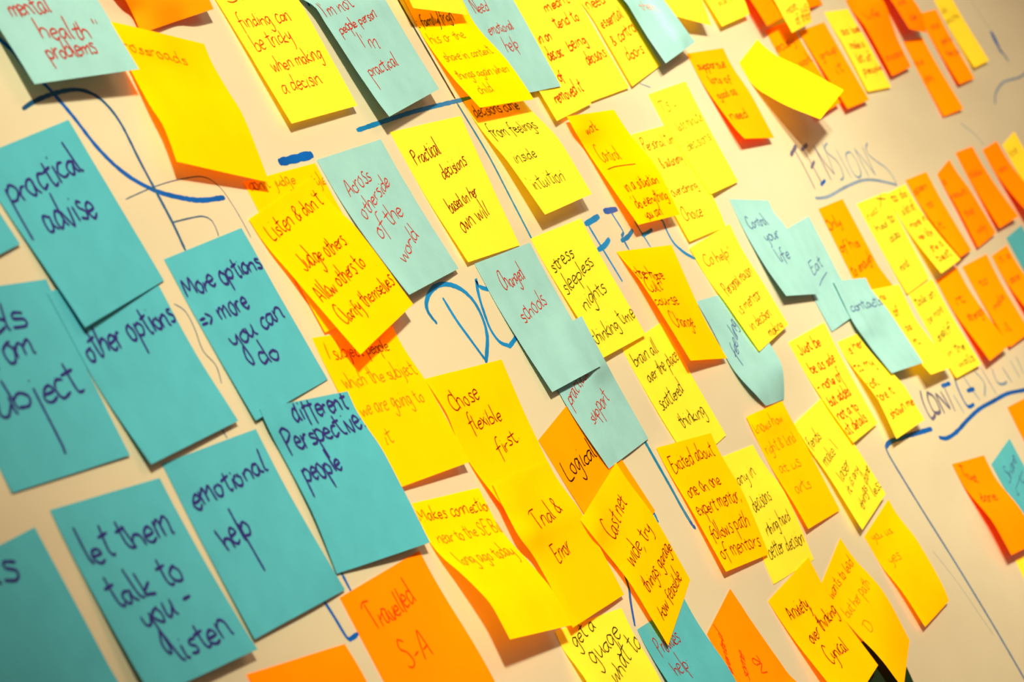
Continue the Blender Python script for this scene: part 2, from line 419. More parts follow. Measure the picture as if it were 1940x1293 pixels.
# notes, lowest first: id, paper, label, lines of writing (text, s0, t0, s1, t1, size mm, pen), 9 x 5 surface table in tenths of a mm
NOTES = [
('logical', 'P', 'orange note with black word logical', [('Logical', 0.064, 0.349, 0.664, 0.402, 7.5, 'kk')],
 [-219,532,4,-36,481,4,147,430,4,330,380,4,513,329,4,-193,623,5,-10,573,5,173,522,5,355,471,5,538,420,5,-167,715,5,15,664,5,198,613,5,381,563,5,564,512,5,-141,806,6,42,755,6,225,705,6,408,654,6,591,603,6,-112,897,7,71,847,7,254,796,7,437,745,7,620,694,7,-82,989,8,101,938,8,284,887,8,467,836,8,649,786,8,-53,1080,10,131,1029,10,314,978,10,496,928,10,677,877,11,-21,1171,11,162,1120,11,345,1070,11,528,1019,11,704,968,14,-2,1263,18,182,1212,18,365,1161,18,547,1111,18,728,1060,19]),
('brain', 'Y', 'lemon yellow note with dark green words brain all over the place scattered thinking', [('brain all', 0.057, 0.171, 0.619, 0.172, 6, 'gk'), ('over the place', 0.139, 0.324, 0.923, 0.316, 6, 'gk'), ('scattered', 0.088, 0.551, 0.684, 0.537, 6.5, 'gk'), ('thinking', 0.252, 0.743, 0.861, 0.78, 6, 'gk')],
 [1312,152,4,1498,123,4,1684,94,4,1870,64,4,2056,35,4,1325,246,5,1512,217,5,1698,187,5,1884,158,5,2070,129,5,1341,339,6,1527,310,6,1713,281,6,1899,252,6,2085,222,5,1358,433,8,1544,403,7,1729,374,7,1915,345,7,2101,316,6,1378,526,9,1563,497,9,1747,468,8,1932,438,7,2118,409,6,1400,619,11,1583,590,10,1766,561,10,1951,532,8,2135,503,7,1432,711,11,1610,683,11,1790,654,11,1971,625,10,2153,596,9,1467,804,11,1644,775,11,1821,747,11,1997,718,11,2172,690,11,1503,897,11,1677,868,11,1851,840,11,2024,811,11,2191,783,13]),
('sliver', 'T3', 'teal note sliver at the left edge beside practical advise', [],
 [-4720,-1238,4,-4536,-1285,4,-4352,-1332,4,-4168,-1378,4,-3984,-1425,4,-4696,-1146,5,-4512,-1193,5,-4328,-1240,5,-4144,-1287,5,-3960,-1333,5,-4673,-1055,5,-4489,-1101,5,-4305,-1148,5,-4121,-1195,5,-3937,-1241,5,-4648,-963,8,-4464,-1010,7,-4281,-1056,7,-4097,-1103,7,-3913,-1150,6,-4622,-872,10,-4438,-919,9,-4255,-965,8,-4071,-1012,7,-3888,-1058,7,-4597,-781,14,-4413,-827,12,-4230,-874,11,-4046,-921,9,-3862,-967,8,-4573,-689,20,-4390,-736,17,-4206,-782,15,-4022,-829,12,-3838,-876,10,-4550,-597,26,-4366,-644,23,-4182,-690,20,-3998,-737,16,-3815,-784,13,-4527,-505,33,-4343,-552,29,-4159,-598,25,-3975,-645,21,-3791,-691,17]),
('essential', 'Y', 'lemon yellow note with orange words essential and control, beside a pale teal note', [('need', 0.036, 0.275, 0.545, 0.298, 6, 'ro'), ('essential', 0.084, 0.462, 0.752, 0.477, 6, 'ro'), ('& control', 0.098, 0.634, 0.921, 0.629, 6, 'ro'), ('doors', 0.246, 0.805, 0.759, 0.835, 6, 'ro')],
 [3094,-2252,4,3278,-2297,4,3463,-2342,4,3647,-2387,4,3831,-2433,4,3118,-2160,5,3301,-2205,6,3485,-2250,5,3669,-2295,5,3854,-2340,5,3147,-2069,16,3328,-2114,15,3510,-2158,14,3694,-2203,12,3877,-2249,11,3188,-1982,18,3361,-2024,19,3541,-2068,18,3724,-2113,15,3908,-2158,12,3203,-1887,22,3384,-1932,20,3566,-1977,18,3750,-2022,15,3934,-2067,12,3222,-1794,24,3405,-1839,21,3589,-1884,18,3772,-1929,15,3956,-1974,12,3244,-1702,25,3428,-1747,22,3611,-1792,18,3795,-1837,15,3978,-1882,12,3267,-1610,25,3450,-1655,22,3634,-1700,19,3817,-1745,16,4000,-1790,12,3290,-1518,26,3473,-1563,22,3656,-1608,19,3839,-1653,16,4022,-1698,13]),
('orangesliver', 'O', 'orange note sliver at the top edge right of the small yellow note', [],
 [7725,-3050,4,7912,-3080,4,8100,-3110,4,8287,-3140,4,8475,-3170,4,7744,-2957,5,7927,-2986,5,8111,-3015,5,8295,-3045,5,8478,-3074,5,7764,-2865,6,7944,-2893,6,8123,-2921,5,8302,-2950,5,8482,-2978,5,7788,-2773,10,7962,-2800,9,8136,-2827,8,8310,-2855,7,8485,-2882,5,7814,-2682,16,7985,-2708,13,8153,-2734,10,8319,-2760,8,8491,-2786,5,7836,-2590,24,8003,-2616,19,8168,-2641,14,8330,-2665,10,8496,-2691,5,7855,-2497,35,8019,-2522,27,8182,-2547,19,8341,-2571,13,8503,-2595,5,7874,-2405,46,8034,-2429,36,8195,-2453,25,8352,-2477,15,8510,-2500,5,7893,-2312,58,8049,-2335,45,8206,-2359,32,8361,-2382,19,8516,-2405,6]),
('org16', 'P', 'orange note mostly covered by the slanted blank yellow note', [('easy', -0.014, 0.253, 0.784, 0.24, 6, 'of'), ('work', 0.478, 0.493, 1.016, 0.482, 6, 'of')],
 [6656,-2080,4,6840,-2110,4,7025,-2141,4,7209,-2171,4,7394,-2202,4,6669,-1987,4,6854,-2017,5,7038,-2047,5,7223,-2078,5,7407,-2108,5,6683,-1893,5,6868,-1924,5,7052,-1954,5,7237,-1984,6,7422,-2015,6,6698,-1800,9,6882,-1830,10,7068,-1861,10,7254,-1891,10,7439,-1922,10,6723,-1709,16,6907,-1739,16,7092,-1769,15,7277,-1800,15,7461,-1830,15,6741,-1616,27,6925,-1646,26,7110,-1676,25,7294,-1707,24,7479,-1737,23,6755,-1523,42,6939,-1553,40,7123,-1583,38,7308,-1613,35,7492,-1643,33,6769,-1429,56,6953,-1459,53,7137,-1489,50,7322,-1520,46,7506,-1550,43,6782,-1336,68,6967,-1366,64,7151,-1396,60,7335,-1426,56,7519,-1456,52]),
('yel24', 'Y', 'yellow note at the right end of the top cluster, beside a blue marker drop', [('kids', -0.108, 0.204, 0.388, 0.203, 5, 'gf'), ('and the', 0.008, 0.357, 0.837, 0.328, 5, 'gf')],
 [12400,-2672,4,12588,-2698,4,12776,-2723,4,12964,-2749,4,13152,-2774,4,12413,-2578,5,12601,-2604,5,12789,-2629,5,12976,-2655,5,13164,-2680,5,12427,-2485,6,12615,-2510,6,12802,-2536,6,12990,-2561,6,13178,-2587,7,12446,-2392,8,12634,-2417,9,12822,-2443,9,13011,-2469,9,13199,-2494,9,12469,-2300,11,12657,-2325,12,12844,-2350,12,13032,-2376,13,13220,-2401,13,12486,-2206,17,12673,-2232,18,12861,-2257,18,13048,-2282,18,13235,-2308,19,12499,-2112,25,12686,-2138,25,12873,-2163,25,13061,-2188,25,13248,-2214,26,12512,-2018,33,12699,-2044,33,12886,-2069,33,13073,-2094,32,13260,-2120,32,12525,-1925,42,12712,-1950,41,12899,-1975,40,13086,-2000,39,13273,-2026,38]),
('across', 'T', 'pale teal note with red words across otherside of the world', [('Across', 0.145, 0.303, 0.574, 0.228, 7, 'r'), ('otherside', 0.152, 0.46, 0.786, 0.304, 5.5, 'r'), ('of the', 0.177, 0.619, 0.713, 0.517, 6.5, 'r'), ('world', 0.259, 0.808, 0.723, 0.698, 6, 'r')],
 [-1183,-1036,4,-996,-1063,4,-810,-1091,4,-623,-1118,4,-437,-1146,4,-1166,-942,5,-980,-970,5,-793,-998,5,-607,-1026,5,-421,-1054,5,-1147,-848,7,-962,-876,6,-776,-905,6,-590,-933,6,-404,-961,5,-1127,-754,13,-941,-783,11,-756,-812,10,-572,-841,9,-386,-869,8,-1106,-661,21,-921,-690,18,-736,-719,15,-550,-749,12,-365,-778,9,-1088,-567,33,-903,-597,29,-717,-626,24,-532,-656,19,-347,-686,14,-1071,-473,48,-886,-503,41,-701,-533,34,-516,-563,27,-330,-593,20,-1054,-379,64,-869,-409,55,-684,-440,45,-499,-470,36,-314,-501,27,-1037,-284,81,-852,-315,69,-668,-346,57,-483,-377,46,-298,-408,34]),
('dontback', 'G', 'golden note with faint writing mostly hidden behind the listen note', [("don't judge", 0.027, 0.062, 0.626, 0.094, 4.5, 'f'), ('styles', 0.77, 0.143, 1.063, 0.146, 4.5, 'f')],
 [-1940,-930,4,-1759,-952,4,-1578,-975,4,-1397,-997,4,-1216,-1019,4,-1930,-836,5,-1748,-858,5,-1566,-881,5,-1384,-903,5,-1202,-925,5,-1919,-741,6,-1737,-764,6,-1554,-786,6,-1371,-809,6,-1188,-832,6,-1907,-647,7,-1724,-670,7,-1540,-693,7,-1356,-716,7,-1172,-739,7,-1893,-553,8,-1709,-576,8,-1524,-600,8,-1339,-623,8,-1155,-646,8,-1881,-459,10,-1695,-483,10,-1510,-506,10,-1324,-529,10,-1138,-552,10,-1870,-365,13,-1683,-388,13,-1497,-412,13,-1310,-435,13,-1123,-459,13,-1858,-271,16,-1670,-294,16,-1484,-318,16,-1297,-341,17,-1109,-365,17,-1844,-177,17,-1656,-201,17,-1471,-224,19,-1284,-247,20,-1095,-271,20]),
('provides', 'T2', 'teal note under the tilted golden note with red words provides help', [('Provides', 0.134, 0.229, 0.566, 0.228, 7, 'rd'), ('help:', 0.179, 0.4, 0.471, 0.413, 7, 'rd')],
 [-84,1586,4,92,1576,4,269,1566,4,445,1556,4,622,1545,4,-82,1680,7,96,1670,7,274,1660,7,452,1650,7,631,1640,7,-74,1775,14,105,1765,14,285,1755,14,465,1745,14,645,1735,14,-69,1870,27,113,1860,27,294,1850,27,476,1840,27,657,1830,27,-65,1965,41,118,1955,41,301,1945,41,484,1934,42,667,1924,42,-63,2060,50,122,2050,50,306,2039,50,491,2029,50,676,2019,50,-61,2154,48,125,2144,49,312,2134,49,498,2124,49,685,2114,49,-59,2249,40,129,2239,40,317,2229,40,505,2219,40,693,2209,40,-57,2344,30,133,2334,30,323,2324,30,512,2313,30,702,2303,30]),
('orgcorner', 'O', 'orange note corner at the bottom edge left of the travelled note', [],
 [-3527,1123,4,-3337,1129,4,-3148,1134,4,-2958,1139,4,-2769,1145,4,-3530,1218,21,-3340,1224,21,-3150,1229,21,-2961,1234,21,-2771,1239,20,-3527,1313,29,-3337,1318,29,-3148,1323,28,-2958,1329,28,-2768,1334,27,-3528,1408,27,-3338,1413,27,-3148,1418,26,-2958,1424,26,-2768,1429,26,-3530,1503,27,-3341,1508,26,-3151,1513,26,-2961,1518,25,-2771,1524,25,-3533,1598,26,-3343,1603,25,-3153,1608,25,-2963,1613,24,-2773,1619,24,-3536,1693,24,-3346,1698,24,-3156,1703,24,-2966,1708,23,-2776,1713,23,-3538,1787,23,-3348,1793,23,-3158,1798,23,-2968,1803,22,-2779,1808,22,-3541,1882,22,-3351,1888,22,-3161,1893,22,-2971,1898,21,-2781,1903,21]),
('org36', 'P', 'orange note in the lower orange row touching the right edge', [('it is', 0.226, 0.135, 0.874, 0.14, 5, 'of'), ('able', 0.144, 0.4, 0.722, 0.402, 5, 'od')],
 [9979,-38,4,10146,-57,4,10312,-76,4,10479,-95,4,10646,-115,4,9984,56,6,10153,36,6,10323,17,6,10492,-3,6,10662,-22,6,9993,149,8,10166,129,8,10338,109,8,10510,90,8,10683,70,8,10008,241,16,10183,222,16,10358,202,16,10534,182,16,10709,162,16,10018,335,29,10196,314,29,10374,294,29,10552,274,29,10729,254,29,10023,428,47,10204,408,47,10384,387,47,10565,367,47,10746,347,47,10028,521,67,10212,501,67,10395,480,68,10578,460,68,10762,439,68,10033,615,90,10219,594,90,10405,573,90,10592,553,90,10778,532,90,10038,708,113,10227,687,114,10416,666,114,10605,645,114,10794,624,114]),
('shadegreen', 'K', 'green note coloured as in deep shade at the bottom edge between the anxiety note and its neighbour', [],
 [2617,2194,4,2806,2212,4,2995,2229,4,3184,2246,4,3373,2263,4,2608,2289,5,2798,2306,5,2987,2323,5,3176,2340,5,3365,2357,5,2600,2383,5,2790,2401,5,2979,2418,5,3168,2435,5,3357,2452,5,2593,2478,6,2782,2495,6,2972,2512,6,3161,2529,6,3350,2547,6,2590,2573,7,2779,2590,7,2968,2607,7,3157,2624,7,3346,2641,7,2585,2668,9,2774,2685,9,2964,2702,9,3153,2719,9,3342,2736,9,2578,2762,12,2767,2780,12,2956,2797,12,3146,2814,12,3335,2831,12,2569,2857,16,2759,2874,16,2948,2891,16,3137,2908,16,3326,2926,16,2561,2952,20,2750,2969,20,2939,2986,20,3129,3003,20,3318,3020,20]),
('stress', 'Y', 'lemon yellow note with dark green words stress sleepless nights thinking time', [('stress', 0.057, 0.302, 0.548, 0.244, 6.5, 'gk'), ('sleepless', 0.04, 0.485, 0.804, 0.351, 6.5, 'gk'), ('nights', 0.188, 0.644, 0.765, 0.576, 7, 'gk'), ('thinking time', -0.002, 0.904, 1.004, 0.843, 6.5, 'gk')],
 [783,-549,4,981,-574,4,1180,-598,4,1378,-622,4,1576,-647,4,796,-456,5,993,-481,5,1190,-505,5,1387,-529,5,1584,-553,5,810,-364,8,1005,-388,7,1201,-411,7,1397,-435,7,1592,-459,7,829,-272,11,1023,-295,10,1217,-319,10,1411,-342,9,1605,-366,9,845,-180,17,1038,-203,16,1231,-226,15,1424,-249,13,1617,-272,12,859,-87,25,1051,-110,23,1243,-133,21,1434,-155,19,1626,-178,18,872,6,34,1063,-17,31,1253,-39,29,1443,-62,26,1634,-84,24,885,99,43,1074,77,39,1263,54,36,1452,32,33,1641,10,30,898,192,50,1086,170,46,1274,148,43,1461,126,39,1649,104,35]),
('support', 'T', 'pale teal note below changed schools with red words practical support', [('practical', 0.061, 0.507, 0.6, 0.386, 6.5, 'r'), ('support', 0.225, 0.694, 0.713, 0.608, 6.5, 'r')],
 [222,29,4,408,4,5,574,-19,15,701,-37,40,882,-62,43,235,123,5,420,98,6,582,75,17,692,59,49,878,34,49,246,217,5,431,192,7,590,169,19,691,154,55,877,128,55,255,311,8,440,286,8,602,263,19,704,247,55,889,221,55,268,405,11,455,380,10,637,355,12,805,331,19,990,306,19,284,498,18,470,473,16,657,448,14,847,422,11,1035,397,8,312,591,23,497,566,20,681,541,17,868,515,12,1055,490,8,348,683,26,528,658,23,703,634,21,885,609,16,1070,584,10,407,774,17,574,750,17,726,727,23,900,703,20,1083,678,13]),
('emo', 'T3', 'teal note with blue words emotional help', [('emotional', 0.081, 0.283, 0.913, 0.239, 7.5, 'b'), ('helþ', 0.173, 0.543, 0.482, 0.517, 8.5, 'b')],
 [-3480,254,4,-3291,238,4,-3101,222,4,-2912,206,4,-2722,191,4,-3472,348,5,-3283,332,5,-3093,316,5,-2904,300,5,-2714,284,5,-3464,443,5,-3275,427,5,-3085,410,5,-2895,394,6,-2706,378,6,-3455,537,7,-3265,521,7,-3076,505,8,-2886,488,8,-2696,472,8,-3444,631,8,-3254,615,9,-3064,598,9,-2874,582,10,-2684,565,11,-3434,726,11,-3244,709,12,-3055,692,14,-2865,676,15,-2675,659,17,-3425,820,15,-3236,804,17,-3046,787,19,-2856,770,21,-2665,753,23,-3417,915,20,-3228,898,23,-3038,881,25,-2845,863,27,-2647,846,25,-3410,1010,25,-3220,992,29,-3028,975,31,-2829,957,29,-2611,938,17]),
('finding', 'Y', 'lemon yellow note with red words finding can be tricky when making a decision', [('Smth', 0.116, 0.154, 0.751, 0.14, 5.5, 'r'), ('finding can', 0.084, 0.329, 0.76, 0.342, 5.5, 'r'), ('be tricky', 0.108, 0.5, 0.639, 0.473, 6, 'r'), ('when making', 0.165, 0.652, 0.889, 0.638, 5.2, 'r'), ('a decisin', 0.118, 0.801, 0.702, 0.796, 6, 'r')],
 [-1482,-1947,4,-1294,-1975,4,-1106,-2002,4,-918,-2029,4,-731,-2057,4,-1468,-1854,14,-1281,-1881,17,-1093,-1908,21,-905,-1935,24,-717,-1963,27,-1448,-1762,18,-1260,-1789,23,-1073,-1817,28,-885,-1844,33,-697,-1871,38,-1432,-1669,23,-1244,-1696,27,-1056,-1724,31,-868,-1751,35,-681,-1778,39,-1418,-1575,30,-1231,-1603,32,-1043,-1630,35,-855,-1657,38,-667,-1684,41,-1405,-1482,35,-1217,-1509,37,-1029,-1536,39,-841,-1563,41,-653,-1591,42,-1391,-1388,41,-1203,-1415,42,-1015,-1442,42,-828,-1470,43,-640,-1497,44,-1377,-1294,47,-1190,-1322,46,-1002,-1349,46,-814,-1376,45,-626,-1403,45,-1364,-1201,53,-1176,-1228,51,-988,-1255,50,-801,-1282,48,-613,-1309,46]),
('behindtend', 'Y', 'lemon yellow note with orange word decisions between two other yellow notes', [('meant', 0.136, 0.198, 0.762, 0.16, 5, 'ro'), ('tend to', 0.168, 0.353, 0.776, 0.326, 6, 'ro'), ('being', 0.179, 0.552, 0.67, 0.526, 6, 'ro'), ('decisions', 0.401, 0.715, 0.918, 0.689, 6, 'ro')],
 [2358,-2143,4,2545,-2172,5,2729,-2199,6,2907,-2225,10,3087,-2251,12,2372,-2049,5,2560,-2078,5,2741,-2105,7,2911,-2129,13,3083,-2153,19,2387,-1956,5,2574,-1984,5,2752,-2010,9,2908,-2031,20,3093,-2059,21,2403,-1862,6,2590,-1891,7,2768,-1917,10,2922,-1937,22,3107,-1965,23,2422,-1770,7,2610,-1798,7,2795,-1826,8,2974,-1852,11,3160,-1881,11,2440,-1677,9,2628,-1705,9,2816,-1734,9,3002,-1762,9,3190,-1790,9,2456,-1583,12,2643,-1612,12,2831,-1640,12,3019,-1669,12,3207,-1697,12,2470,-1489,16,2658,-1518,16,2846,-1546,16,3033,-1575,16,3221,-1603,16,2484,-1395,20,2672,-1424,20,2860,-1452,20,3048,-1481,20,3235,-1509,20]),
('topyel', 'Y', 'blank yellow note corner hanging from the top edge beside the pale teal note', [],
 [4423,-2766,4,4612,-2764,4,4802,-2761,4,4992,-2759,4,5182,-2757,4,4423,-2673,9,4611,-2670,10,4801,-2668,10,4991,-2665,10,5180,-2663,10,4440,-2584,15,4624,-2580,18,4810,-2576,20,5000,-2574,22,5190,-2571,23,4466,-2498,22,4636,-2490,32,4815,-2484,39,5003,-2481,44,5192,-2478,48,4520,-2418,23,4653,-2401,47,4818,-2391,61,5001,-2387,69,5191,-2383,75,4581,-2339,23,4665,-2310,63,4818,-2298,81,5001,-2293,90,5189,-2289,96,4477,-2220,75,4635,-2209,89,4811,-2203,96,4999,-2199,101,5188,-2195,104,4438,-2118,104,4621,-2113,104,4808,-2109,102,4997,-2105,100,5186,-2101,97,4430,-2023,122,4618,-2019,113,4807,-2015,104,4996,-2011,95,5185,-2006,86]),
('topyel2', 'Y', 'yellow note cut by the top edge with a brown scribbled word at its foot', [('want', 0.24, 0.821, 0.664, 0.817, 6, 'br')],
 [5395,-2782,4,5582,-2815,4,5769,-2848,4,5955,-2882,4,6142,-2915,4,5411,-2689,6,5598,-2722,7,5785,-2755,7,5972,-2788,8,6159,-2822,8,5434,-2597,9,5621,-2630,11,5809,-2664,12,5997,-2697,13,6185,-2731,14,5456,-2505,15,5644,-2538,18,5831,-2572,20,6019,-2605,23,6206,-2639,26,5475,-2412,22,5663,-2446,27,5850,-2479,32,6037,-2512,36,6225,-2546,41,5492,-2319,30,5679,-2352,36,5867,-2386,43,6054,-2419,49,6242,-2453,55,5508,-2226,37,5696,-2259,44,5883,-2293,51,6071,-2326,58,6258,-2359,65,5524,-2132,43,5712,-2166,49,5900,-2199,55,6087,-2233,61,6275,-2266,67,5541,-2039,48,5729,-2073,49,5916,-2106,50,6104,-2139,51,6292,-2173,52]),
('toporange', 'O', 'orange note tip at the top edge, left of a small yellow note with black writing', [],
 [6221,-2780,4,6407,-2818,4,6593,-2856,4,6779,-2893,4,6965,-2931,4,6240,-2688,9,6426,-2726,9,6613,-2764,9,6802,-2802,9,6989,-2840,8,6269,-2599,20,6456,-2637,20,6648,-2676,19,6849,-2717,15,7040,-2756,14,6292,-2508,41,6483,-2547,40,6690,-2590,35,6920,-2637,23,7118,-2678,21,6311,-2417,65,6505,-2456,63,6727,-2502,54,7029,-2565,23,7220,-2604,23,6329,-2325,85,6517,-2363,85,6717,-2404,83,6938,-2449,74,7132,-2489,74,6347,-2233,96,6534,-2271,97,6722,-2309,98,6915,-2348,98,7103,-2387,98,6366,-2141,103,6552,-2179,104,6739,-2217,105,6926,-2255,107,7112,-2293,108,6384,-2049,108,6571,-2087,110,6757,-2125,111,6943,-2163,113,7130,-2201,114]),
('yel19', 'Y', 'narrow yellow note with orange writing between two orange notes at the top', [('so be', 0.183, 0.303, 0.973, 0.288, 5, 'ro'), ('make a', 0.219, 0.48, 0.803, 0.483, 5, 'ro'), ('lot of', 0.204, 0.651, 0.848, 0.646, 5, 'ro'), ('people', 0.194, 0.797, 1.038, 0.779, 5, 'ro')],
 [8467,-2330,4,8655,-2348,4,8843,-2365,4,9031,-2383,4,9219,-2401,4,8474,-2237,6,8662,-2254,6,8850,-2272,6,9039,-2289,6,9227,-2306,6,8485,-2145,12,8673,-2162,12,8861,-2179,12,9050,-2196,12,9238,-2213,12,8501,-2054,19,8690,-2070,19,8878,-2087,19,9067,-2103,19,9256,-2120,19,8511,-1962,20,8700,-1978,20,8889,-1994,20,9078,-2010,20,9267,-2026,20,8518,-1869,22,8707,-1884,22,8896,-1900,22,9085,-1916,22,9274,-1931,22,8525,-1776,23,8714,-1791,23,8903,-1806,23,9092,-1822,23,9282,-1837,23,8531,-1683,24,8721,-1698,24,8910,-1713,24,9100,-1728,24,9289,-1742,24,8538,-1590,26,8727,-1604,26,8917,-1619,26,9107,-1633,26,9297,-1648,26]),
('org22', 'P', 'orange note hanging lowest in the top right cluster', [('the', 0.001, 0.342, 0.446, 0.323, 5, 'of'), ('day', 0.04, 0.567, 0.476, 0.525, 6, 'of')],
 [10502,-2142,4,10688,-2161,4,10874,-2180,4,11060,-2199,4,11246,-2218,4,10509,-2048,4,10696,-2067,5,10882,-2086,5,11069,-2105,5,11255,-2124,5,10516,-1953,4,10703,-1972,5,10890,-1991,5,11077,-2010,6,11264,-2029,6,10524,-1858,4,10711,-1877,6,10900,-1897,7,11090,-1916,8,11279,-1936,9,10531,-1763,6,10719,-1782,8,10913,-1803,9,11106,-1823,11,11296,-1843,12,10544,-1669,8,10733,-1689,11,10928,-1709,13,11120,-1729,15,11310,-1749,18,10561,-1576,11,10751,-1595,14,10941,-1615,18,11132,-1635,21,11321,-1655,24,10573,-1481,15,10762,-1501,19,10951,-1521,23,11141,-1541,27,11330,-1561,31,10580,-1386,20,10770,-1406,24,10960,-1426,28,11149,-1446,33,11339,-1466,37]),
('org23', 'P', 'orange note with three blurred lines beside the last yellow note at top right', [('as', 0.247, 0.232, 0.709, 0.224, 5, 'of'), ('good as', 0.368, 0.45, 1.027, 0.444, 5, 'of'), ('they say', 0.283, 0.627, 1.061, 0.632, 5, 'of')],
 [11509,-2474,4,11705,-2497,4,11901,-2519,4,12097,-2542,4,12293,-2564,4,11519,-2380,5,11714,-2402,5,11908,-2425,5,12103,-2447,5,12297,-2470,5,11531,-2286,6,11724,-2308,6,11917,-2330,6,12109,-2353,5,12302,-2375,5,11546,-2192,9,11737,-2214,8,11928,-2236,8,12119,-2259,8,12310,-2281,7,11566,-2099,12,11756,-2121,11,11945,-2143,10,12135,-2166,10,12324,-2188,9,11580,-2005,18,11768,-2027,17,11957,-2049,15,12145,-2072,14,12334,-2094,13,11590,-1911,26,11777,-1933,24,11964,-1955,22,12151,-1977,20,12338,-1999,18,11600,-1816,34,11785,-1838,32,11971,-1860,30,12156,-1882,27,12342,-1904,25,11610,-1722,43,11794,-1744,40,11978,-1766,37,12162,-1787,34,12346,-1809,31]),
('personal', 'Y', 'lemon yellow note with brown words personal time and choice', [('Personal time', 0.101, 0.164, 1.066, 0.175, 6, 'br'), ('& autonomy', 0.3, 0.353, 0.896, 0.351, 5.5, 'br'), ("'overcoming'", 0.132, 0.603, 0.849, 0.61, 5.5, 'br'), ('Choice', 0.114, 0.831, 0.59, 0.85, 6, 'br')],
 [2946,-1185,4,3113,-1203,4,3279,-1220,4,3446,-1237,4,3613,-1255,4,2951,-1091,6,3121,-1108,6,3290,-1126,6,3460,-1144,7,3629,-1162,7,2960,-997,7,3132,-1015,9,3306,-1033,10,3479,-1051,11,3652,-1069,13,2971,-904,9,3146,-922,13,3322,-940,16,3498,-959,19,3673,-977,23,2980,-810,13,3157,-828,18,3335,-847,24,3513,-865,29,3691,-884,35,2985,-715,18,3166,-734,25,3346,-753,32,3527,-772,38,3708,-791,45,2992,-621,22,3175,-640,29,3359,-659,36,3542,-678,42,3725,-698,49,3005,-528,24,3191,-547,28,3377,-566,32,3562,-586,36,3748,-605,40,3028,-435,23,3215,-455,23,3403,-475,23,3591,-494,23,3779,-514,23]),
('subjG', 'G', 'large golden note with faint lines in the shadow of the listen note', [('I subject people', 0.072, 0.155, 0.825, 0.163, 5, 'bf'), ('which the subject', 0.084, 0.347, 0.957, 0.356, 5.5, 'f'), ('we are going to', 0.116, 0.53, 0.865, 0.539, 5.5, 'f'), ('it', 0.203, 0.734, 0.311, 0.723, 5.5, 'f')],
 [-1953,-165,4,-1759,-166,4,-1566,-167,4,-1373,-168,4,-1180,-169,4,-1950,-70,5,-1757,-72,5,-1564,-74,6,-1371,-76,6,-1178,-78,6,-1946,24,8,-1754,22,11,-1560,19,13,-1367,16,16,-1174,14,18,-1939,118,10,-1746,115,16,-1553,111,22,-1361,108,28,-1168,105,34,-1934,212,12,-1742,208,20,-1549,204,27,-1357,200,34,-1165,196,42,-1930,307,16,-1739,302,24,-1547,297,32,-1355,293,41,-1164,288,49,-1928,402,20,-1736,396,29,-1545,391,37,-1354,385,46,-1162,380,55,-1925,497,24,-1734,490,33,-1543,484,42,-1352,478,52,-1161,471,61,-1922,591,28,-1731,584,38,-1541,577,48,-1350,570,57,-1160,563,67]),
('travel', 'O', 'orange note at the bottom with red words travelled and S-A', [('Travelled', 0.155, 0.261, 0.702, 0.248, 8, 'rr'), ('S-A', 0.276, 0.537, 0.588, 0.537, 8.5, 'rr')],
 [-2653,960,4,-2453,939,4,-2253,918,4,-2053,897,4,-1852,876,4,-2640,1054,4,-2442,1033,5,-2243,1012,6,-2044,991,6,-1846,970,7,-2628,1148,4,-2431,1127,7,-2232,1106,8,-2034,1085,10,-1835,1064,11,-2615,1242,4,-2419,1221,9,-2220,1201,12,-2022,1180,15,-1825,1159,19,-2603,1336,4,-2408,1316,12,-2209,1295,16,-2012,1274,22,-1816,1253,29,-2590,1430,8,-2397,1410,17,-2198,1389,22,-2003,1368,30,-1810,1348,39,-2573,1524,16,-2380,1504,23,-2187,1483,30,-1994,1463,38,-1803,1442,46,-2558,1618,28,-2367,1598,33,-2176,1578,38,-1986,1557,43,-1796,1537,49,-2545,1712,39,-2356,1692,40,-2167,1672,40,-1978,1652,40,-1789,1631,40]),
('anydec', 'Y', 'lemon yellow note with black words any in decisions half hidden behind golden notes', [('any in', 0.124, 0.245, 0.647, 0.22, 6, 'k'), ('decisions', 0.219, 0.485, 0.666, 0.439, 7, 'k'), ('rthing hard', 0.266, 0.67, 0.862, 0.652, 6, 'k'), ('better decision', 0.13, 0.835, 0.963, 0.849, 7, 'k')],
 [1996,896,4,2136,893,4,2276,890,4,2416,887,4,2556,884,4,1982,994,5,2128,990,5,2275,987,6,2422,984,6,2568,980,7,1967,1092,5,2121,1088,9,2275,1084,12,2430,1080,16,2585,1076,19,1953,1190,5,2113,1185,13,2279,1180,20,2442,1176,27,2602,1171,36,1940,1287,5,2107,1282,14,2280,1277,21,2450,1272,29,2617,1267,38,1927,1385,5,2101,1380,13,2280,1374,18,2456,1368,25,2629,1363,33,1915,1483,5,2095,1477,11,2280,1471,14,2461,1465,19,2641,1458,24,1903,1581,6,2090,1574,8,2279,1568,9,2467,1561,11,2653,1554,14,1891,1679,6,2084,1672,6,2279,1664,5,2472,1657,5,2666,1650,5]),
('only', 'P', 'orange note with dark red word only, right of the pale teal pair', [('Only', -0.029, 0.225, 0.506, 0.238, 6, 'od'), ('of his', 0.028, 0.466, 0.77, 0.501, 6, 'od'), ('to enough', 0.04, 0.732, 0.936, 0.69, 6, 'od')],
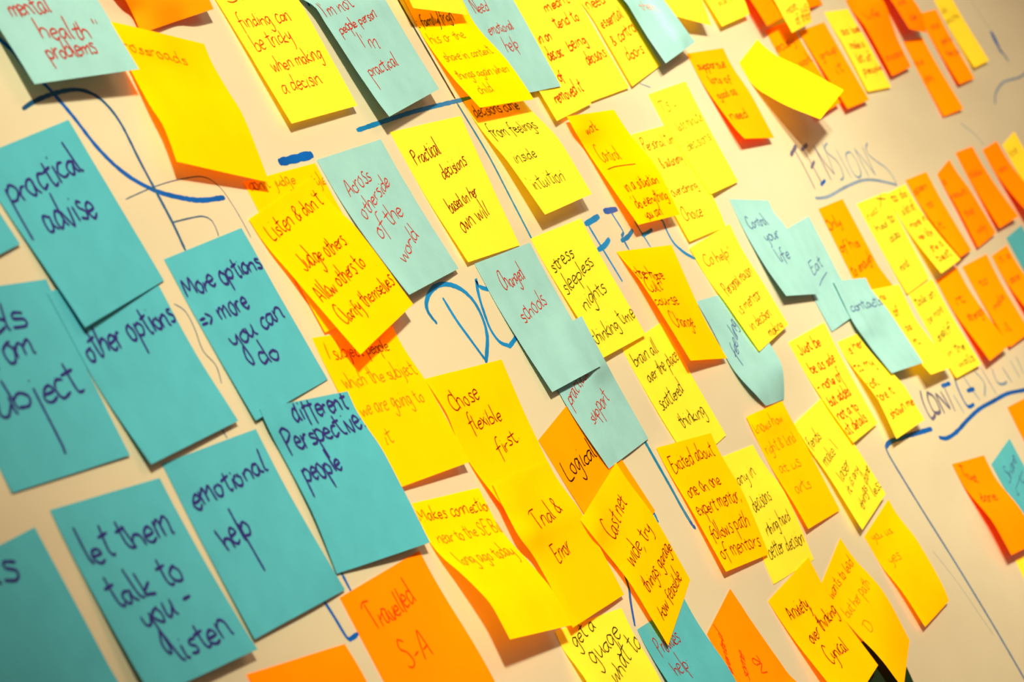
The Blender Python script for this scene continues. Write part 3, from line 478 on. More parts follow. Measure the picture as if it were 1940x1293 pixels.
 [5893,-597,4,6061,-613,4,6229,-630,4,6397,-646,4,6565,-662,4,5898,-503,4,6068,-519,4,6239,-536,4,6409,-553,4,6579,-570,4,5903,-408,4,6076,-425,4,6248,-443,4,6421,-460,4,6593,-478,4,5908,-313,4,6083,-331,4,6258,-349,4,6433,-368,4,6607,-386,4,5913,-218,4,6090,-237,4,6267,-256,4,6445,-275,4,6622,-294,4,5918,-124,4,6098,-143,4,6277,-163,4,6456,-182,4,6636,-202,4,5924,-29,4,6106,-49,4,6288,-69,4,6469,-90,4,6651,-110,4,5947,64,15,6129,44,15,6310,23,15,6491,2,15,6672,-19,14,5999,156,24,6177,135,24,6354,114,24,6532,93,24,6709,72,24]),
('org33', 'O', 'orange note sliver at the very right edge above the orange row', [],
 [13494,-1264,4,13681,-1296,4,13869,-1328,4,14056,-1360,4,14243,-1392,4,13510,-1171,5,13697,-1203,5,13884,-1235,5,14072,-1267,5,14259,-1299,5,13527,-1078,5,13715,-1109,5,13902,-1141,5,14089,-1173,5,14276,-1205,5,13547,-985,7,13735,-1016,7,13922,-1048,7,14109,-1080,7,14296,-1112,7,13574,-892,9,13761,-924,9,13948,-956,9,14136,-988,9,14323,-1020,9,13595,-799,13,13782,-831,13,13969,-863,13,14156,-895,13,14344,-927,13,13612,-706,18,13799,-737,18,13986,-769,18,14173,-801,18,14361,-833,18,13628,-612,24,13815,-644,24,14002,-676,24,14189,-708,24,14377,-740,24,13643,-518,30,13831,-550,30,14018,-582,30,14205,-614,30,14393,-646,30]),
('org35', 'P', 'orange note in the lower orange row, between two others', [('to', 0.26, 0.283, 0.561, 0.284, 5, 'of'), ('make', 0.236, 0.586, 0.826, 0.529, 5, 'of'), ('ill', 0.167, 0.834, 0.402, 0.855, 5, 'of')],
 [8901,13,4,9135,-6,4,9368,-25,4,9602,-44,4,9835,-63,4,8917,109,5,9145,90,5,9373,71,5,9602,52,5,9830,33,5,8933,204,6,9156,185,6,9380,166,6,9604,147,6,9827,128,6,8952,299,8,9171,280,9,9390,261,9,9609,242,10,9828,223,10,8976,393,10,9190,374,12,9403,356,13,9617,337,14,9831,318,15,8995,488,16,9203,470,18,9412,451,20,9620,432,22,9829,413,24,9010,584,23,9213,565,26,9417,546,29,9620,527,32,9824,509,34,9025,679,30,9223,660,34,9422,641,38,9620,623,42,9819,604,46,9040,774,38,9233,755,43,9427,737,48,9620,718,53,9814,700,58]),
('tealR', 'T2', 'teal note corner at the right edge between the two orange rows', [],
 [10770,-183,4,10958,-208,4,11146,-233,4,11335,-259,4,11523,-284,4,10783,-89,5,10971,-114,5,11159,-139,5,11347,-165,5,11535,-190,5,10797,5,6,10985,-20,6,11173,-46,6,11361,-71,6,11550,-96,6,10814,99,8,11002,73,8,11191,48,8,11379,23,8,11567,-3,8,10836,192,11,11025,167,11,11213,141,11,11401,116,11,11590,91,11,10853,286,17,11041,260,17,11229,235,17,11418,210,17,11606,184,17,10865,380,24,11054,354,24,11242,329,24,11430,304,24,11619,278,24,10878,474,32,11066,448,32,11255,423,32,11443,398,32,11631,372,32,10891,568,40,11079,542,40,11267,517,40,11456,492,40,11644,466,40]),
('yel35', 'Y', 'yellow note with dark writing above the contradictions heading', [('talk on', 0.036, 0.156, 0.835, 0.173, 5.5, 'gd'), ('be more', 0.131, 0.381, 0.833, 0.343, 6, 'k'), ('self', 0.089, 0.584, 0.725, 0.555, 5.5, 'gd'), ('in the', 0.131, 0.78, 0.822, 0.78, 5.5, 'gd'), ('walls', 0.265, 0.927, 0.911, 0.928, 5.5, 'gd')],
 [7064,156,4,7267,134,4,7470,111,4,7673,89,4,7877,67,4,7074,246,5,7276,226,5,7478,205,5,7680,184,5,7882,163,5,7085,337,5,7286,318,5,7486,298,6,7687,279,6,7888,260,6,7098,427,7,7298,410,8,7497,392,8,7697,374,8,7897,356,9,7116,518,9,7315,501,10,7513,485,11,7712,468,11,7910,452,12,7130,608,13,7327,593,15,7524,578,16,7721,563,17,7918,548,19,7140,699,19,7336,685,21,7532,672,23,7727,658,25,7923,645,27,7151,789,25,7345,777,28,7539,765,30,7734,753,33,7928,741,36,7161,880,32,7354,870,35,7547,859,38,7740,848,42,7933,838,45]),
('teal37', 'T2', 'teal note with blue writing at the right edge behind an orange note', [('Share', 0.219, 0.295, 0.854, 0.216, 7, 'bl'), ('it', 0.151, 0.461, 0.85, 0.405, 7, 'bl')],
 [7091,1579,4,7289,1549,4,7486,1518,4,7683,1488,4,7881,1458,4,7109,1672,5,7305,1642,5,7501,1612,5,7697,1582,5,7893,1552,5,7127,1766,5,7322,1736,5,7517,1706,5,7712,1676,5,7907,1646,5,7147,1859,7,7341,1829,7,7535,1799,7,7728,1769,7,7922,1739,7,7172,1953,9,7365,1923,9,7557,1893,9,7750,1863,9,7942,1833,9,7193,2047,13,7384,2017,13,7576,1987,13,7767,1957,13,7958,1927,13,7211,2141,18,7401,2111,18,7591,2081,18,7781,2051,18,7972,2021,18,7228,2234,24,7417,2204,24,7606,2175,24,7795,2145,24,7984,2115,24,7246,2328,30,7433,2298,30,7621,2268,30,7809,2238,30,7996,2208,30]),
('yel39', 'Y', 'small yellow note corner at the right edge below the orange note', [],
 [6560,2288,4,6747,2292,5,6910,2296,13,7020,2297,35,7209,2302,35,6558,2383,5,6745,2387,6,6911,2391,12,7018,2392,35,7207,2396,35,6557,2478,5,6746,2482,5,6931,2486,7,7099,2490,13,7286,2494,14,6557,2572,7,6747,2577,7,6937,2582,7,7125,2586,8,7314,2591,8,6562,2668,9,6752,2672,9,6942,2677,9,7132,2681,9,7322,2686,9,6564,2763,13,6754,2767,13,6944,2772,13,7133,2777,13,7323,2781,13,6562,2858,18,6752,2862,18,6942,2867,18,7132,2871,18,7322,2876,18,6560,2953,24,6750,2957,24,6940,2962,24,7130,2966,24,7320,2971,24,6558,3047,30,6748,3052,30,6937,3057,30,7127,3061,30,7317,3066,30]),
('changed', 'T', 'pale teal note with red words changed schools', [('Changed', 0.216, 0.242, 0.635, 0.225, 6.5, 'r'), ('schools', 0.231, 0.508, 0.764, 0.441, 7, 'r')],
 [-30,-437,4,164,-459,4,359,-481,4,553,-504,4,747,-526,4,-18,-342,5,175,-365,5,369,-387,5,563,-409,5,756,-431,5,-5,-248,6,188,-270,6,381,-292,6,573,-314,6,766,-336,6,10,-154,9,202,-176,9,394,-198,9,584,-219,9,776,-241,9,27,-60,14,217,-82,14,404,-103,15,583,-123,20,772,-144,20,40,34,22,228,13,22,401,-6,28,543,-22,48,732,-43,47,53,129,31,239,108,32,409,89,38,552,73,57,741,51,55,65,223,42,250,202,41,421,183,47,565,167,65,753,146,63,77,318,52,263,297,51,436,277,55,584,260,70,768,239,69]),
('feeling', 'T', 'pale teal note with blue word feeling behind the lifted yellow note', [('feeling', 0.185, 0.591, 0.581, 0.259, 7, 'bl')],
 [2726,-52,4,2915,-61,4,3105,-70,4,3294,-80,4,3484,-89,4,2733,42,11,2918,33,10,3104,24,10,3289,15,9,3474,6,9,2749,135,12,2931,126,14,3112,118,15,3293,109,17,3474,100,18,2760,228,11,2937,220,17,3114,212,24,3291,204,30,3468,195,37,2768,322,10,2941,314,22,3113,306,34,3286,299,46,3458,291,58,2776,416,17,2944,408,31,3112,401,46,3281,394,60,3449,386,74,2796,508,35,2956,502,46,3116,495,57,3277,488,68,3439,482,78,2860,598,45,3001,593,46,3139,588,48,3280,583,49,3430,577,47,3005,684,23,3097,682,23,3188,680,23,3290,677,19,3421,672,4]),
('orred', 'Q', 'orange note with a bright red orange underside hanging out from the board', [('supportive', 0.077, 0.182, 0.829, 0.203, 5, 'od'), ('lots of', 0.195, 0.343, 0.735, 0.367, 5, 'of'), ('good as', 0.133, 0.522, 0.663, 0.499, 5, 'of'), ('need', 0.091, 0.776, 0.594, 0.762, 6, 'od')],
 [4662,-1812,4,4866,-1830,4,5069,-1849,4,5273,-1867,4,5477,-1885,4,4669,-1725,4,4871,-1742,4,5073,-1758,4,5275,-1775,4,5477,-1792,4,4675,-1637,6,4876,-1653,7,5076,-1668,8,5277,-1683,10,5477,-1699,11,4686,-1551,11,4884,-1565,15,5087,-1579,17,5288,-1593,20,5487,-1608,24,4700,-1465,20,4898,-1477,24,5096,-1490,28,5294,-1503,32,5492,-1515,36,4710,-1378,33,4906,-1389,35,5101,-1400,37,5297,-1411,39,5492,-1422,42,4717,-1290,49,4911,-1300,49,5105,-1310,48,5299,-1319,47,5493,-1329,46,4724,-1203,66,4916,-1211,62,5108,-1219,58,5301,-1228,54,5493,-1236,50,4731,-1115,93,4921,-1122,83,5112,-1129,74,5302,-1136,64,5493,-1143,54]),
('subj', 'T3', 'teal note at the left edge with blue words from subject', [('ods', 0.186, 0.244, 0.703, 0.23, 9, 'b'), ('from', 0.204, 0.43, 0.659, 0.369, 8.5, 'b'), ('subĵect', 0.045, 0.658, 0.888, 0.611, 9.5, 'b')],
 [-4517,-503,38,-4327,-510,38,-4101,-527,14,-3897,-538,5,-3704,-545,4,-4514,-408,38,-4324,-416,38,-4097,-433,13,-3895,-444,5,-3702,-452,4,-4478,-322,14,-4286,-331,13,-4085,-342,6,-3891,-351,4,-3699,-359,4,-4464,-229,5,-4272,-239,5,-4079,-248,4,-3888,-257,4,-3696,-266,4,-4459,-134,4,-4268,-144,4,-4077,-154,4,-3885,-163,4,-3694,-173,4,-4457,-39,4,-4265,-49,5,-4074,-59,5,-3883,-70,5,-3691,-80,6,-4454,56,4,-4262,46,6,-4071,35,7,-3879,24,8,-3687,13,9,-4451,152,4,-4260,140,7,-4067,129,8,-3874,117,10,-3682,105,12,-4448,247,10,-4257,235,12,-4063,223,12,-3869,210,14,-3677,198,15]),
('other', 'T3', 'teal note with blue words other options', [('other options', 0.042, 0.405, 0.99, 0.377, 8, 'b')],
 [-3743,-489,9,-3555,-516,9,-3362,-545,6,-3172,-573,5,-2984,-600,4,-3729,-395,9,-3542,-422,9,-3349,-451,6,-3159,-479,5,-2971,-506,4,-3715,-302,9,-3528,-329,9,-3335,-357,6,-3145,-385,5,-2957,-412,4,-3701,-208,9,-3514,-235,9,-3321,-264,6,-3132,-291,5,-2944,-318,4,-3688,-114,10,-3500,-142,10,-3307,-170,6,-3118,-197,5,-2930,-225,5,-3667,-22,13,-3479,-49,12,-3291,-77,11,-3104,-104,10,-2916,-131,9,-3648,70,22,-3460,43,20,-3273,16,18,-3085,-11,16,-2898,-38,14,-3633,164,35,-3445,137,32,-3257,110,29,-3070,83,25,-2882,56,22,-3619,258,48,-3431,231,44,-3244,204,39,-3056,177,35,-2869,150,30]),
('more', 'T3', 'teal note with blue words more options more you can do', [('More options', 0.022, 0.246, 0.984, 0.255, 6.5, 'b'), ('=> more', -0.001, 0.436, 0.626, 0.434, 6.5, 'b'), ('ŷou can', 0.205, 0.605, 0.938, 0.569, 6.5, 'b'), ('do', 0.384, 0.75, 0.619, 0.768, 7, 'b')],
 [-2843,-590,4,-2665,-620,4,-2487,-650,4,-2309,-680,4,-2132,-710,4,-2830,-496,5,-2651,-526,5,-2472,-557,5,-2293,-587,5,-2114,-617,5,-2817,-402,5,-2637,-433,5,-2457,-463,5,-2277,-493,5,-2096,-523,5,-2802,-308,7,-2621,-339,7,-2441,-369,6,-2260,-400,6,-2079,-430,5,-2786,-215,8,-2604,-245,8,-2423,-276,7,-2242,-306,6,-2060,-337,5,-2771,-121,11,-2588,-152,9,-2405,-183,8,-2224,-213,7,-2041,-244,6,-2756,-27,15,-2572,-58,12,-2388,-89,10,-2205,-120,8,-2021,-151,6,-2743,67,20,-2558,36,16,-2372,5,13,-2187,-26,10,-2002,-58,6,-2730,161,25,-2543,130,21,-2357,98,16,-2170,67,12,-1983,36,7]),
('topgold', 'D', 'blank dark golden note cut off by the top edge above the crossroads note', [],
 [-2572,-2338,4,-2387,-2379,4,-2201,-2421,4,-2016,-2463,4,-1831,-2505,4,-2551,-2246,10,-2366,-2288,10,-2181,-2329,10,-1996,-2371,9,-1810,-2413,9,-2525,-2157,22,-2339,-2198,21,-2154,-2240,20,-1969,-2282,20,-1784,-2323,19,-2502,-2066,44,-2316,-2107,43,-2131,-2149,41,-1946,-2191,39,-1760,-2232,37,-2480,-1974,70,-2296,-2016,67,-2110,-2057,64,-1925,-2099,61,-1740,-2140,59,-2453,-1885,88,-2273,-1925,87,-2089,-1965,85,-1904,-2007,81,-1719,-2048,77,-2398,-1805,82,-2235,-1839,90,-2061,-1876,92,-1882,-1915,91,-1698,-1956,88,-2285,-1746,29,-2167,-1763,62,-2009,-1795,74,-1851,-1827,84,-1676,-1865,85,-2279,-1647,27,-2103,-1685,29,-1923,-1725,29,-1810,-1742,64,-1651,-1774,74]),
('tend', 'Y', 'lemon yellow note with orange words decision being and removed it', [('in on', 0.628, 0.403, 0.956, 0.405, 5, 'ro'), ('decision', 0.615, 0.562, 1.088, 0.549, 6, 'ro'), ('of', 0.561, 0.732, 0.683, 0.741, 5, 'ro'), ('removed it', 0.207, 0.881, 0.994, 0.884, 6, 'ro')],
 [1613,-1987,4,1799,-2023,5,1982,-2058,6,2160,-2092,9,2346,-2128,9,1632,-1894,7,1817,-1930,6,2001,-1965,7,2178,-1999,10,2363,-2035,10,1655,-1802,10,1839,-1838,9,2021,-1873,9,2196,-1906,12,2381,-1942,11,1678,-1711,17,1863,-1746,15,2043,-1781,13,2216,-1814,15,2401,-1849,12,1699,-1618,26,1884,-1654,21,2065,-1688,18,2239,-1722,17,2421,-1757,13,1718,-1525,35,1903,-1561,28,2083,-1595,23,2258,-1629,21,2438,-1663,16,1737,-1432,41,1920,-1468,33,2099,-1502,28,2267,-1534,27,2449,-1569,20,1756,-1339,44,1939,-1375,36,2115,-1408,31,2278,-1439,31,2457,-1473,24,1774,-1247,47,1957,-1282,38,2134,-1315,32,2295,-1346,32,2474,-1380,25]),
('org18', 'P', 'orange note with a blurred word group, right of the slanted yellow note', [('group', 0.159, 0.385, 0.87, 0.356, 6, 'of'), ('it', 0.413, 0.605, 0.702, 0.589, 6, 'of')],
 [7490,-2109,4,7697,-2140,4,7904,-2171,4,8110,-2202,4,8317,-2232,4,7502,-2021,10,7706,-2050,10,7910,-2080,10,8114,-2110,10,8318,-2140,9,7525,-1934,14,7727,-1963,13,7929,-1992,13,8131,-2021,13,8333,-2050,12,7541,-1846,20,7741,-1874,19,7940,-1902,19,8140,-1930,18,8339,-1958,17,7553,-1757,28,7750,-1784,27,7947,-1812,26,8144,-1839,25,8341,-1866,24,7565,-1668,36,7759,-1695,35,7953,-1721,33,8148,-1747,32,8342,-1774,31,7576,-1579,44,7768,-1605,42,7960,-1630,41,8152,-1656,40,8344,-1681,38,7588,-1491,52,7777,-1515,50,7967,-1540,48,8156,-1564,47,8345,-1589,45,7599,-1402,60,7786,-1425,58,7973,-1449,56,8160,-1473,54,8347,-1496,52]),
('org20', 'O', 'tall orange note with dark word choices near its foot', [('life', 0.214, 0.305, 0.676, 0.321, 6, 'of'), ('choices', 0.088, 0.822, 0.875, 0.845, 5, 'of')],
 [9282,-2492,4,9470,-2520,4,9658,-2547,4,9846,-2575,4,10034,-2603,4,9296,-2398,7,9484,-2426,29,9672,-2454,52,9859,-2481,74,10047,-2509,97,9319,-2306,27,9507,-2334,47,9697,-2362,66,9886,-2390,86,10075,-2418,105,9339,-2214,41,9527,-2242,54,9717,-2270,66,9906,-2297,78,10094,-2325,90,9356,-2120,43,9544,-2148,51,9732,-2176,58,9920,-2204,65,10108,-2232,73,9369,-2027,45,9557,-2054,49,9745,-2082,52,9933,-2110,55,10121,-2138,59,9383,-1933,47,9571,-1961,48,9759,-1989,50,9947,-2016,52,10135,-2044,54,9397,-1839,48,9585,-1867,49,9773,-1895,50,9961,-1923,51,10149,-1950,52,9411,-1746,49,9599,-1773,50,9787,-1801,50,9975,-1829,50,10163,-1857,50]),
('practdec', 'Y', 'lemon yellow note with brown words practical decisions based on her own will', [('Practical', 0.095, 0.26, 0.503, 0.232, 6.5, 'br'), ('decisions', 0.354, 0.413, 0.78, 0.346, 5.5, 'br'), ('based on her', 0.203, 0.649, 0.723, 0.574, 5.5, 'br'), ('own will', 0.196, 0.802, 0.748, 0.73, 6.5, 'br')],
 [-299,-1187,4,-71,-1212,4,157,-1238,4,386,-1263,4,614,-1288,4,-283,-1093,4,-59,-1118,4,164,-1142,4,388,-1167,4,611,-1191,4,-266,-999,4,-47,-1023,4,171,-1047,4,390,-1071,4,608,-1095,4,-249,-905,5,-35,-928,5,178,-951,5,391,-975,5,605,-998,4,-232,-811,7,-23,-834,7,185,-856,6,393,-878,5,602,-901,5,-211,-718,11,-8,-740,10,194,-761,9,396,-782,7,599,-804,5,-190,-625,17,8,-646,14,205,-666,12,400,-687,9,598,-707,6,-171,-532,25,22,-552,20,214,-571,15,405,-591,12,598,-611,7,-154,-438,32,34,-457,25,222,-476,20,408,-495,14,594,-514,9]),
('makes', 'H', 'curved golden note with faint words makes connections', [('Makes connections', -0.002, 0.124, 1.107, 0.153, 5, 'bf'), ('near to the SE Bill', 0.099, 0.29, 1.031, 0.309, 5, 'f'), ('long ago today', 0.123, 0.468, 0.915, 0.478, 5, 'f')],
 [-1732,665,4,-1563,669,4,-1394,673,4,-1226,676,4,-1057,680,4,-1737,756,7,-1566,761,7,-1394,766,7,-1223,770,6,-1052,775,6,-1739,847,9,-1565,853,9,-1391,858,9,-1217,864,8,-1043,870,8,-1741,938,36,-1564,944,34,-1387,951,31,-1210,958,28,-1033,965,25,-1745,1029,85,-1565,1036,78,-1386,1044,71,-1206,1052,64,-1026,1060,57,-1751,1120,129,-1568,1128,119,-1386,1137,108,-1203,1146,97,-1021,1155,86,-1756,1211,165,-1571,1220,152,-1386,1230,138,-1201,1240,124,-1016,1250,111,-1762,1302,179,-1574,1313,164,-1386,1323,149,-1198,1334,134,-1010,1345,120,-1767,1393,187,-1577,1405,172,-1386,1417,156,-1196,1429,141,-1005,1441,125]),
('guage', 'Y', 'lemon yellow note at the bottom with black words get a guage', [('get a', 0.15, 0.143, 0.532, 0.064, 6.5, 'k'), ('guage', 0.229, 0.285, 0.824, 0.177, 7.5, 'k'), ('what to', 0.36, 0.449, 1.005, 0.268, 7.5, 'k')],
 [-948,1433,4,-749,1439,4,-550,1445,4,-351,1451,4,-152,1457,4,-949,1528,7,-751,1534,7,-553,1540,7,-355,1546,7,-157,1552,7,-946,1623,29,-749,1629,25,-552,1635,21,-355,1641,18,-158,1647,14,-943,1717,46,-747,1723,41,-552,1729,36,-356,1736,32,-160,1742,27,-943,1812,45,-748,1818,43,-554,1824,41,-359,1830,39,-164,1836,37,-944,1907,43,-750,1913,42,-557,1919,41,-364,1925,40,-170,1931,39,-945,2002,42,-753,2008,41,-560,2014,41,-368,2020,40,-176,2026,39,-946,2096,41,-755,2102,40,-564,2109,40,-373,2115,40,-181,2121,39,-947,2191,39,-757,2197,39,-567,2203,40,-377,2209,40,-187,2216,40]),
('wanted', 'O', 'orange note at the bottom edge with red words written up its side', [('wanted', 0.026, 0.351, 0.26, 0.123, 6, 'rr'), ('some', 0.229, 0.492, 0.441, 0.342, 6, 'rr'), ('N2', 0.637, 0.584, 0.66, 0.423, 7, 'rr')],
 [704,1760,4,844,1719,4,984,1679,4,1124,1638,4,1264,1598,4,717,1852,5,863,1812,5,1008,1772,5,1154,1732,5,1300,1691,5,731,1944,10,882,1904,9,1033,1864,8,1184,1825,7,1336,1785,5,750,2036,17,907,1997,14,1062,1957,11,1216,1918,10,1373,1879,7,766,2128,28,928,2089,23,1090,2050,18,1252,2011,13,1414,1972,8,779,2220,46,948,2182,37,1117,2143,28,1285,2105,20,1454,2066,11,792,2312,66,966,2274,54,1141,2236,41,1316,2198,28,1491,2160,16,804,2404,88,985,2366,77,1166,2329,67,1346,2291,56,1527,2254,46,817,2496,108,1004,2459,108,1190,2422,108,1376,2384,108,1563,2347,108]),
('yes', 'Y', 'lemon yellow note with orange writing, half covered by the contacts note', [('is her', 0.161, 0.145, 0.958, 0.132, 5.5, 'ro'), ('to my', 0.017, 0.321, 0.76, 0.33, 5.5, 'ro'), ('most', -0.083, 0.501, 0.347, 0.502, 5.5, 'ro'), ('more it', -0.061, 0.648, 0.597, 0.641, 5.5, 'ro'), ('shown me', 0.114, 0.83, 0.978, 0.82, 5.5, 'ro')],
 [4931,391,4,5054,385,4,5177,378,4,5300,372,4,5424,365,4,4931,487,9,5063,480,9,5194,472,9,5326,465,9,5458,457,10,4942,582,21,5082,574,21,5222,566,22,5362,557,22,5502,549,23,4947,678,43,5095,669,44,5244,659,46,5392,650,47,5540,641,48,4947,774,67,5104,764,69,5261,753,71,5418,743,73,5574,733,75,4948,870,83,5113,859,85,5278,847,88,5443,836,90,5608,825,93,4949,966,85,5122,953,88,5295,941,90,5469,929,92,5642,917,95,4949,1061,84,5131,1048,86,5313,1035,89,5495,1022,91,5676,1009,93,4950,1157,82,5140,1143,85,5330,1129,87,5520,1115,89,5710,1101,92]),
('yel32', 'Y', 'yellow note with a pointed top at the right edge above the orange row', [('be', 0.073, 0.183, 0.591, 0.23, 6, 'br')],
 [12304,-1111,4,12488,-1148,4,12672,-1184,4,12856,-1220,4,13040,-1256,4,12322,-1018,5,12506,-1055,5,12690,-1091,5,12875,-1127,5,13059,-1163,5,12341,-925,5,12525,-962,5,12710,-998,5,12895,-1034,5,13079,-1070,5,12362,-833,7,12547,-869,7,12732,-905,7,12917,-941,7,13102,-978,7,12390,-740,9,12575,-777,9,12760,-813,9,12946,-849,9,13131,-886,9,12412,-648,13,12598,-684,13,12783,-720,13,12969,-757,13,13155,-793,13,12431,-555,18,12617,-591,18,12803,-627,18,12989,-664,18,13175,-700,18,12449,-461,24,12635,-498,24,12821,-534,24,13007,-571,24,13193,-607,24,12466,-368,30,12653,-405,30,12839,-441,30,13026,-478,30,13212,-514,30]),
('org34', 'P', 'orange note with word strength, leftmost of the lower orange row', [('it', 0.211, 0.343, 0.594, 0.363, 6, 'od'), ('strength', 0.269, 0.552, 1.026, 0.582, 5.5, 'od')],
 [7958,88,4,8150,68,4,8343,47,4,8535,26,4,8728,5,4,7968,182,5,8160,162,5,8352,141,5,8545,121,6,8737,100,6,7982,276,8,8174,256,8,8366,235,8,8558,215,8,8749,195,8,8001,369,14,8193,349,14,8384,329,14,8576,309,14,8768,289,15,8016,463,25,8207,443,26,8398,424,26,8590,404,27,8781,384,27,8026,557,41,8217,537,41,8408,518,42,8599,499,43,8790,479,44,8036,651,57,8227,632,58,8417,613,59,8608,593,60,8798,574,61,8046,745,74,8236,726,75,8427,707,76,8617,688,77,8807,669,79,8056,839,88,8246,820,90,8436,802,91,8626,783,93,8816,765,94]),
('org38', 'O', 'orange note with a pointed corner at the right edge under contradictions', [],
 [8240,1225,4,8430,1219,4,8619,1214,4,8809,1209,4,8999,1204,4,8243,1319,5,8432,1314,5,8622,1309,5,8812,1304,5,9001,1299,5,8247,1414,6,8437,1409,6,8626,1403,6,8816,1398,6,9006,1393,6,8255,1508,9,8444,1503,9,8634,1498,9,8824,1493,9,9014,1488,9,8265,1603,13,8454,1598,13,8644,1593,13,8834,1588,13,9024,1582,13,8270,1698,21,8460,1693,21,8650,1687,21,8840,1682,21,9030,1677,21,8273,1792,30,8462,1787,30,8652,1782,30,8842,1777,30,9032,1772,30,8275,1887,39,8465,1882,40,8655,1877,40,8845,1872,40,9035,1866,40,8278,1982,50,8468,1977,50,8658,1971,50,8847,1966,50,9037,1961,50]),
('eat', 'T', 'pale teal note with a dark curled corner right of control your life', [('Eat', 0.283, 0.483, 0.679, 0.458, 6, 'bl'), ('_', 0.319, 0.6, 0.704, 0.564, 5, 'bl')],
 [4819,-442,4,5013,-468,4,5208,-494,4,5402,-521,4,5597,-547,4,4829,-347,4,5023,-374,4,5217,-400,4,5412,-426,4,5606,-452,4,4839,-253,4,5033,-279,4,5227,-305,4,5421,-332,4,5615,-358,4,4849,-158,4,5043,-185,4,5237,-211,4,5431,-237,4,5625,-263,4,4859,-64,4,5052,-90,4,5246,-116,4,5440,-143,4,5634,-169,4,4869,31,4,5062,5,4,5256,-22,4,5450,-48,4,5643,-74,4,4878,125,6,5072,99,8,5265,73,9,5461,46,11,5656,20,12,4893,220,8,5086,193,13,5286,166,17,5488,139,20,5691,112,23,4909,314,8,5104,287,18,5305,260,25,5517,233,29,5744,204,29]),
('sT', 'T3', 'darkest teal note in the bottom left corner with one blue letter s', [('ns', 0.418, 0.121, 0.712, 0.181, 9, 'b')],
 [-5149,494,4,-4962,466,4,-4774,438,4,-4586,411,4,-4399,383,4,-5136,587,4,-4948,560,4,-4760,532,4,-4572,504,4,-4385,477,4,-5122,681,4,-4934,653,4,-4746,626,4,-4559,598,4,-4371,570,4,-5108,774,4,-4920,747,4,-4733,719,4,-4545,692,4,-4357,664,4,-5094,868,4,-4907,840,4,-4719,813,4,-4531,785,4,-4343,758,4,-5081,962,4,-4893,934,4,-4705,906,4,-4517,879,4,-4330,851,4,-5067,1055,4,-4879,1028,4,-4691,1000,4,-4504,973,4,-4316,945,4,-5053,1149,15,-4865,1121,14,-4678,1094,14,-4490,1066,14,-4302,1039,14,-5035,1242,53,-4848,1215,53,-4660,1187,52,-4472,1160,51,-4284,1132,50]),
('cross', 'G', 'curling golden yellow note with faint word crossroads, left of centre top', [('crossroads', -0.036, 0.186, 0.694, 0.2, 4.2, 'f')],
 [-2505,-1691,34,-2339,-1668,40,-2163,-1648,40,-1939,-1643,14,-1745,-1628,5,-2517,-1603,36,-2353,-1578,43,-2176,-1557,42,-1949,-1553,15,-1755,-1537,7,-2494,-1526,22,-2318,-1504,25,-2137,-1484,25,-1945,-1467,20,-1763,-1446,19,-2495,-1441,27,-2314,-1420,29,-2133,-1398,31,-1950,-1377,32,-1769,-1356,34,-2509,-1352,42,-2326,-1330,45,-2144,-1308,47,-1961,-1287,49,-1778,-1265,52,-2525,-1262,60,-2341,-1240,60,-2157,-1217,60,-1973,-1195,59,-1790,-1173,59,-2541,-1171,85,-2356,-1149,78,-2171,-1126,72,-1986,-1104,66,-1801,-1081,60,-2557,-1081,92,-2371,-1058,84,-2185,-1035,76,-1998,-1013,68,-1812,-990,60,-2574,-991,93,-2386,-968,84,-2198,-944,76,-2010,-921,68,-1823,-898,60]),
('thenteal', 'T', 'pale teal note at the top with one faint red word, casting a shadow below', [('then,', 0.262, 0.497, 0.681, 0.587, 5, 'rf')],
 [3658,-2383,9,3843,-2427,9,4038,-2474,6,4226,-2519,5,4411,-2564,4,3680,-2291,13,3865,-2336,13,4061,-2383,9,4247,-2428,8,4432,-2473,8,3706,-2201,51,3890,-2246,45,4084,-2293,35,4257,-2334,33,4439,-2378,27,3745,-2114,74,3928,-2158,67,4097,-2199,64,4220,-2229,76,4404,-2274,68,3772,-2024,77,3954,-2068,74,4111,-2107,79,4212,-2132,102,4396,-2176,99,3795,-1933,79,3976,-1977,80,4128,-2015,90,4216,-2037,120,4399,-2082,119,3817,-1842,84,3998,-1886,86,4150,-1924,98,4237,-1947,130,4421,-1991,131,3839,-1751,93,4020,-1795,96,4179,-1834,106,4278,-1861,135,4462,-1905,136,3860,-1659,102,4045,-1704,105,4224,-1748,109,4383,-1788,120,4564,-1832,123]),
('yelblack', 'Y', 'small yellow note with brown writing hanging over two orange notes at the top', [('most', 0.156, 0.825, 0.587, 0.805, 6, 'br'), ('of them', 0.318, 0.947, 1.007, 0.962, 6, 'br'), ('us', 0.698, 0.869, 0.953, 0.871, 6, 'br')],
 [6625,-2714,26,6814,-2751,25,7023,-2793,18,7240,-2837,10,7443,-2878,5,6633,-2621,36,6818,-2657,36,7038,-2701,26,7250,-2744,20,7459,-2785,14,6650,-2530,61,6836,-2566,60,7058,-2610,50,7268,-2652,43,7482,-2695,34,6718,-2449,87,6907,-2486,84,7116,-2528,76,7316,-2567,70,7513,-2605,65,6771,-2366,114,6960,-2402,112,7155,-2440,107,7346,-2477,104,7534,-2514,102,6804,-2277,126,6991,-2313,128,7180,-2350,129,7366,-2386,131,7552,-2422,133,6826,-2187,125,7012,-2222,131,7198,-2258,137,7384,-2294,142,7569,-2329,148,6844,-2095,126,7030,-2131,128,7216,-2166,130,7402,-2202,132,7587,-2237,134,6862,-2004,126,7048,-2039,120,7234,-2074,114,7419,-2110,108,7605,-2145,102]),
